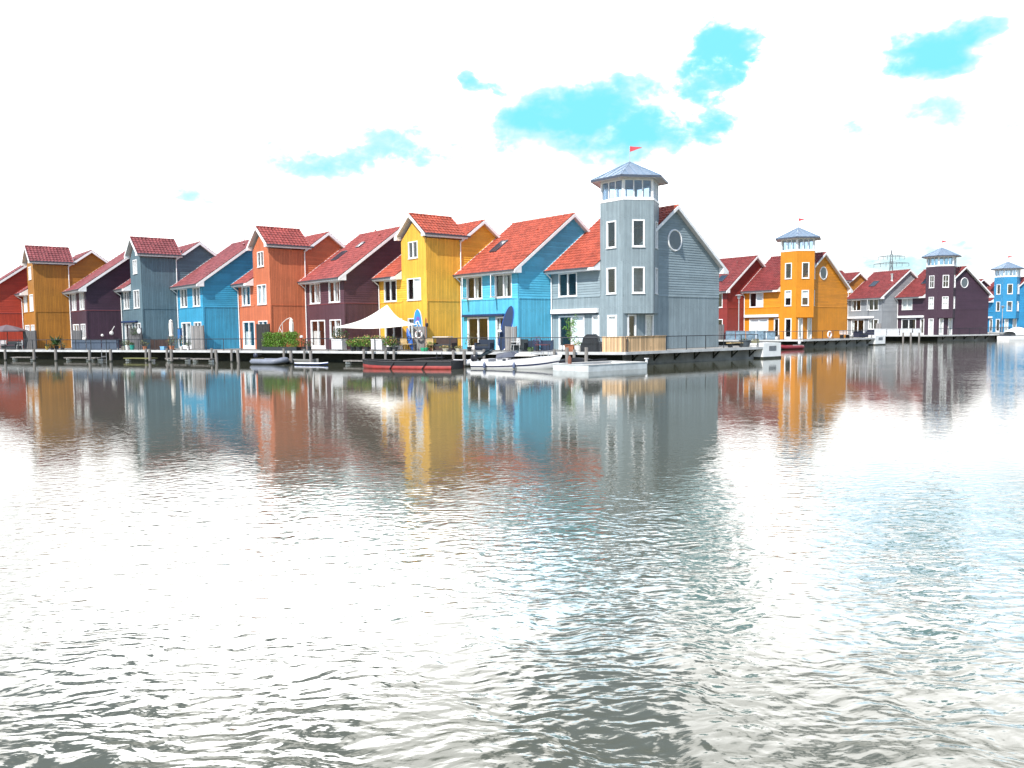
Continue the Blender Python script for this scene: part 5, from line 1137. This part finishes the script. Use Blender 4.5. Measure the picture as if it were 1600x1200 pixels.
H = item('canoe', 468, -1.5, 'grey canoe behind the floating blue paddleboard', 'canoe', z=WATERZ); mb = MB(); mb.grid(lambda u, v: (-1.7 + 3.4 * u, -math.cos(v * math.pi) * .36 * math.sin(math.pi * u) ** .6, .32 + .08 * abs(2 * u - 1) ** 3 - .35 * math.sin(v * math.pi)), 20, 10); part('hull', mb, mat('canoe_grey', (.22, .22, .21), .5), H, True)
for x_ in (-.7, .6): q = MB(); q.box((x_ - .1, -.3, .28), (x_ + .1, .3, .31)); part('seat', q, WHITE, H)
# white pontoon raft
P = [Vector((2.27, 45.1, 0)), Vector((4.12, 43.0, 0)), Vector((7.80, 46.1, 0)), Vector((5.95, 48.2, 0))]
H = empty('pontoon_raft', P[1] + Vector((0, 0, WATERZ)), math.atan2((P[2] - P[1]).y, (P[2] - P[1]).x), 'flat pale blue-white pontoon raft floating in front of the larch fence', 'raft'); L1, L2 = (P[2] - P[1]).length, (P[0] - P[1]).length; RM = mat('raft_white', (.56, .60, .61), .6, var=.14, scale=2)
mb = MB(); t = .10; z0, z1 = -.15, .36; mb.box((0, 0, z0), (L1, t, z1)); mb.box((0, L2 - t, z0), (L1, L2, z1)); mb.box((0, t, z0), (t, L2 - t, z1)); mb.box((L1 - t, t, z0), (L1, L2 - t, z1)); part('side', mb, RM, H); mb = MB(); mb.box((t, t, .0), (L1 - t, L2 - t, .24)); part('deck', mb, mat('raft_planks', (.40, .34, .30), .8, var=.2), H)
mb = MB(); mb.box((-.03, -.03, .36), (L1 + .03, .13, .385)); mb.box((-.03, L2 - .13, .36), (L1 + .03, L2 + .03, .385)); mb.box((-.03, .13, .36), (.13, L2 - .13, .385)); mb.box((L1 - .13, .13, .36), (L1 + .03, L2 - .13, .385)); part('coaming', mb, mat('raft_rim', (.66, .67, .66), .6), H)
mb = MB(); mb.box((L1 - .06, -.02, .30), (L1 + .03, .07, .55)); mb.box((L1 - .14, -.04, .55), (L1 + .10, .10, .60)); part('bollard', mb, WHITE, H); mb = MB(); mb.torus((L1 * .72, .35, .28), .13, .03, (0, 0, 1), 20, 6); part('rope_coil', mb, mat('rope_brown', (.25, .12, .07), .9), H)
mb = MB(); mb.tube((0, 0, -1.6), (0, 0, -.22), .13, 12, .11); mb.tube((0, 0, -.22), (0, 0, -.05), .11, 12, .03); single('mooring_stub', mb, [mat('rusty_timber', (.20, .085, .055), .85, var=.3, scale=6)], 'short reddish brown stake with pointed top in front of the pontoon', 'mooring post', tuple(D(890, -4.6)[0]), 0)
H = item('dark_boat', 905, -.7, 'low dark boat with black cover lying behind the white pontoon', 'boat', z=WATERZ); mb = MB(); hull(mb, 3.2, 1.2, .38, .2, .15); part('hull', mb, BLK, H); mb = MB(); mb.grid(lambda u, v: (-1.5 + 2.7 * u, -.5 + 1.0 * v, .38 + .18 * math.sin(math.pi * u) * math.sin(math.pi * v)), 12, 6); part('cover', mb, mat('black_tarp', (.02, .02, .024), .4), H, True)
mb = MB(); mb.grid(lambda u, v: Vector((-.5 + 1.0 * u, -.3 + .6 * v, .0 + .30 * math.sin(math.pi * u) * math.sin(math.pi * v))), 12, 8); single('boat_cover', mb, [mat('cobalt_cloth', (.03, .09, .40), .7)], 'cobalt blue cloth bundle beside the hooped ladder', 'cloth bundle', tuple(D(858, -2.6)[0] + Vector((0, 0, WATERZ + .10))), 0, smooth=True)
# cruiser with white hood by the azure house
H = item('cabin_cruiser', 1592, -1.2, 'white cabin boat with rounded hood at the right edge, before the azure house', 'boat', edge=SIDE_C, z=WATERZ); mb = MB(); hull(mb, 6.5, 2.2, .62, .4, .3); part('hull', mb, WG, H); mb = MB(); mb.grid(lambda u, v: (-2.0 + 3.0 * u, -.95 * math.cos(v * math.pi), .70 + 1.15 * math.sin(v * math.pi) ** .6 * math.sin(.35 + 2.2 * u) ** .7), 12, 12); part('hood', mb, WG, H, True); mb = MB(); mb.box((-2.8, -.9, .6), (1.6, .9, .85)); part('cabin', mb, mat('cruiser_glass', (.05, .06, .08), .1), H)

# ------------------------------------------------------------------ finger end bits, lamp posts, far posts, pylon
potted('potted_plant', 1164, .9, 'dark wooden tub on the side quay end', .42, .5, mat('slate_tub', (.07, .09, .11), .7), .3, .12, LEAF2, 30, edge=SIDE_A)
potted('flower_pot', 1180, .8, 'olive pot with orange flowers on the side quay end', .30, .42, mat('olive_pot', (.28, .27, .16), .7), .3, .15, DRY, 50, PEACH, edge=SIDE_A)
H = item('wooden_bench', 1150, 1.0, 'low pale bench on the side quay, left of the dark tub', 'bench', edge=SIDE_A); mb = MB(); mb.box((-.9, -.2, .28), (.9, .2, .33)); part('seat', mb, PINE, H); [part('leg', (lambda q: (q.box((x_ - .04, -.18, 0), (x_ + .04, .18, .28)), q)[1])(MB()), DARKM, H) for x_ in (-.7, .7)]
def lamppost(px, off, h, label, edge):
    H = item('street_lamp', px, off, label, 'street lamp', edge=edge); mb = MB(); mb.tube((0, 0, 0), (0, 0, 1.0), .085, 10); mb.tube((0, 0, 1.0), (0, 0, h - .45), .055, 10, .05); mb.tube((0, 0, h - .9), (0, 0, h - .82), .09, 10); part('pole', mb, mat('lamp_grey', (.42, .42, .43), .5, .2), H)
    mb = MB(); mb.lathe((0, 0, h - .5), [(.05, 0), (.16, .05), (.20, .36), (.2, .38)], 14); part('lantern', mb, mat('lamp_lens', (.45, .47, .48), .2), H); mb = MB(); mb.lathe((0, 0, h - .12), [(.01, -.01), (.42, 0), (.42, .03), (.2, .09), (.01, .12)], 18); part('lamp_shade', mb, mat('lamp_grey', (.42, .42, .43), .5, .2), H)
lamppost(1154, .8, 5.0, 'slim grey street lamp with a flat round shade before the brick red house', FB)
lamppost(1565, 1.0, 4.6, 'slim dark street lamp in front of the azure blue tower', FD)
for px, lb in ((1411, 'left one of three before the dark purple house'), (1423, 'middle one of three before the dark purple house'), (1436, 'right one of three before the dark purple house')):
    mb = MB(); mb.tube((0, 0, -2.5), (0, 0, .38), .12, 10); p, rz = D(px, -1.6, FC); single('mooring_post', mb, [TIMB], 'far dark mooring post, ' + lb, 'mooring post', p, rz, 'mooring posts')
mb = MB(); mb.tube((0, 0, -.2), (0, 0, .55), .12, 10); p, rz = D(1216.5, .4, FB); single('mooring_bollard', mb, [TIMB], 'short grey bollard left of the red dinghy', 'bollard', p, rz)
# lattice pylon far beyond
H = empty('power_pylon', (635 * (1390 - 800) / FPX, 635, -1), R(-20), 'grey lattice power pylon rising behind the light grey roof', 'pylon'); PM = mat('pylon_steel', (.12, .14, .16), .6, .3); mb = MB(); th = .30
lv = [(0, 5.5), (14, 3.6), (26, 2.2), (36, 1.5), (44, 1.1), (54, .8), (61, .15)]
for (z0, w0_), (z1, w1_) in zip(lv, lv[1:]):
    c0 = [Vector((sx_ * w0_, sy_ * w0_, z0)) for sx_, sy_ in ((-1, -1), (1, -1), (1, 1), (-1, 1))]; c1 = [Vector((sx_ * w1_, sy_ * w1_, z1)) for sx_, sy_ in ((-1, -1), (1, -1), (1, 1), (-1, 1))]
    for i in range(4): j = (i + 1) % 4; mb.tube(c0[i], c1[i], th, 4); mb.tube(c0[i], c1[j], th * .6, 4); mb.tube(c0[j], c1[i], th * .6, 4); mb.tube(c1[i], c1[j], th * .6, 4)
part('mast', mb, PM, H)
for z_, w_ in ((56, 9.5), (50.5, 12.5)):
    q = MB()
    for sg in (-1, 1):
        q.tube((0, 0, z_ + 1.4), (sg * w_, 0, z_), th * .8, 4); q.tube((0, 0, z_), (sg * w_, 0, z_), th * .8, 4)
        for k in range(1, 6): x_ = sg * w_ * k / 6; q.tube((x_, 0, z_), (sg * w_ * (k - .5) / 6, 0, z_ + 1.4 * (1 - (k - .5) / 6)), th * .5, 4)
        for f in (1., .62, .3): q.tube((sg * w_ * f, 0, z_), (sg * w_ * f, 0, z_ - 2.4), th * .7, 4)
    part('crossarm', q, PM, H)
mb = MB()
for w_, z_ in ((12.5, 48), (7.7, 48), (-12.5, 48), (9.5, 53.6), (-9.5, 53.6)):
    a = Vector((w_ * math.cos(R(-20)), w_ * math.sin(R(-20)), z_)); b = a + Vector((-230, 120, -13)); pts = [a.lerp(b, k / 16) - Vector((0, 0, 12 * (1 - (2 * k / 16 - 1) ** 2) * .6)) for k in range(17)]; mb.path(pts, .06, 4)
single('power_line', mb, [PM], 'thin power cables hanging left of the pylon', 'cable', (635 * (1390 - 800) / FPX, 635, -1), 0)
# flue pipes on the mid blue house, and gulls-free sky
H = empty('chimney_flues', Ls[5] + UA * 4.2 + VA * 7.6 + Vector((0, 0, zs(7.6) - .1)), 0, 'pair of steel flue pipes behind the ridge of the mid blue house', 'chimney')
for x_ in (-.22, .22): mb = MB(); mb.tube((x_, 0, 0), (x_, 0, 2.9), .13, 10); mb.tube((x_, 0, 2.75), (x_, 0, 2.95), .17, 10); part('flue', mb, STEEL, H)
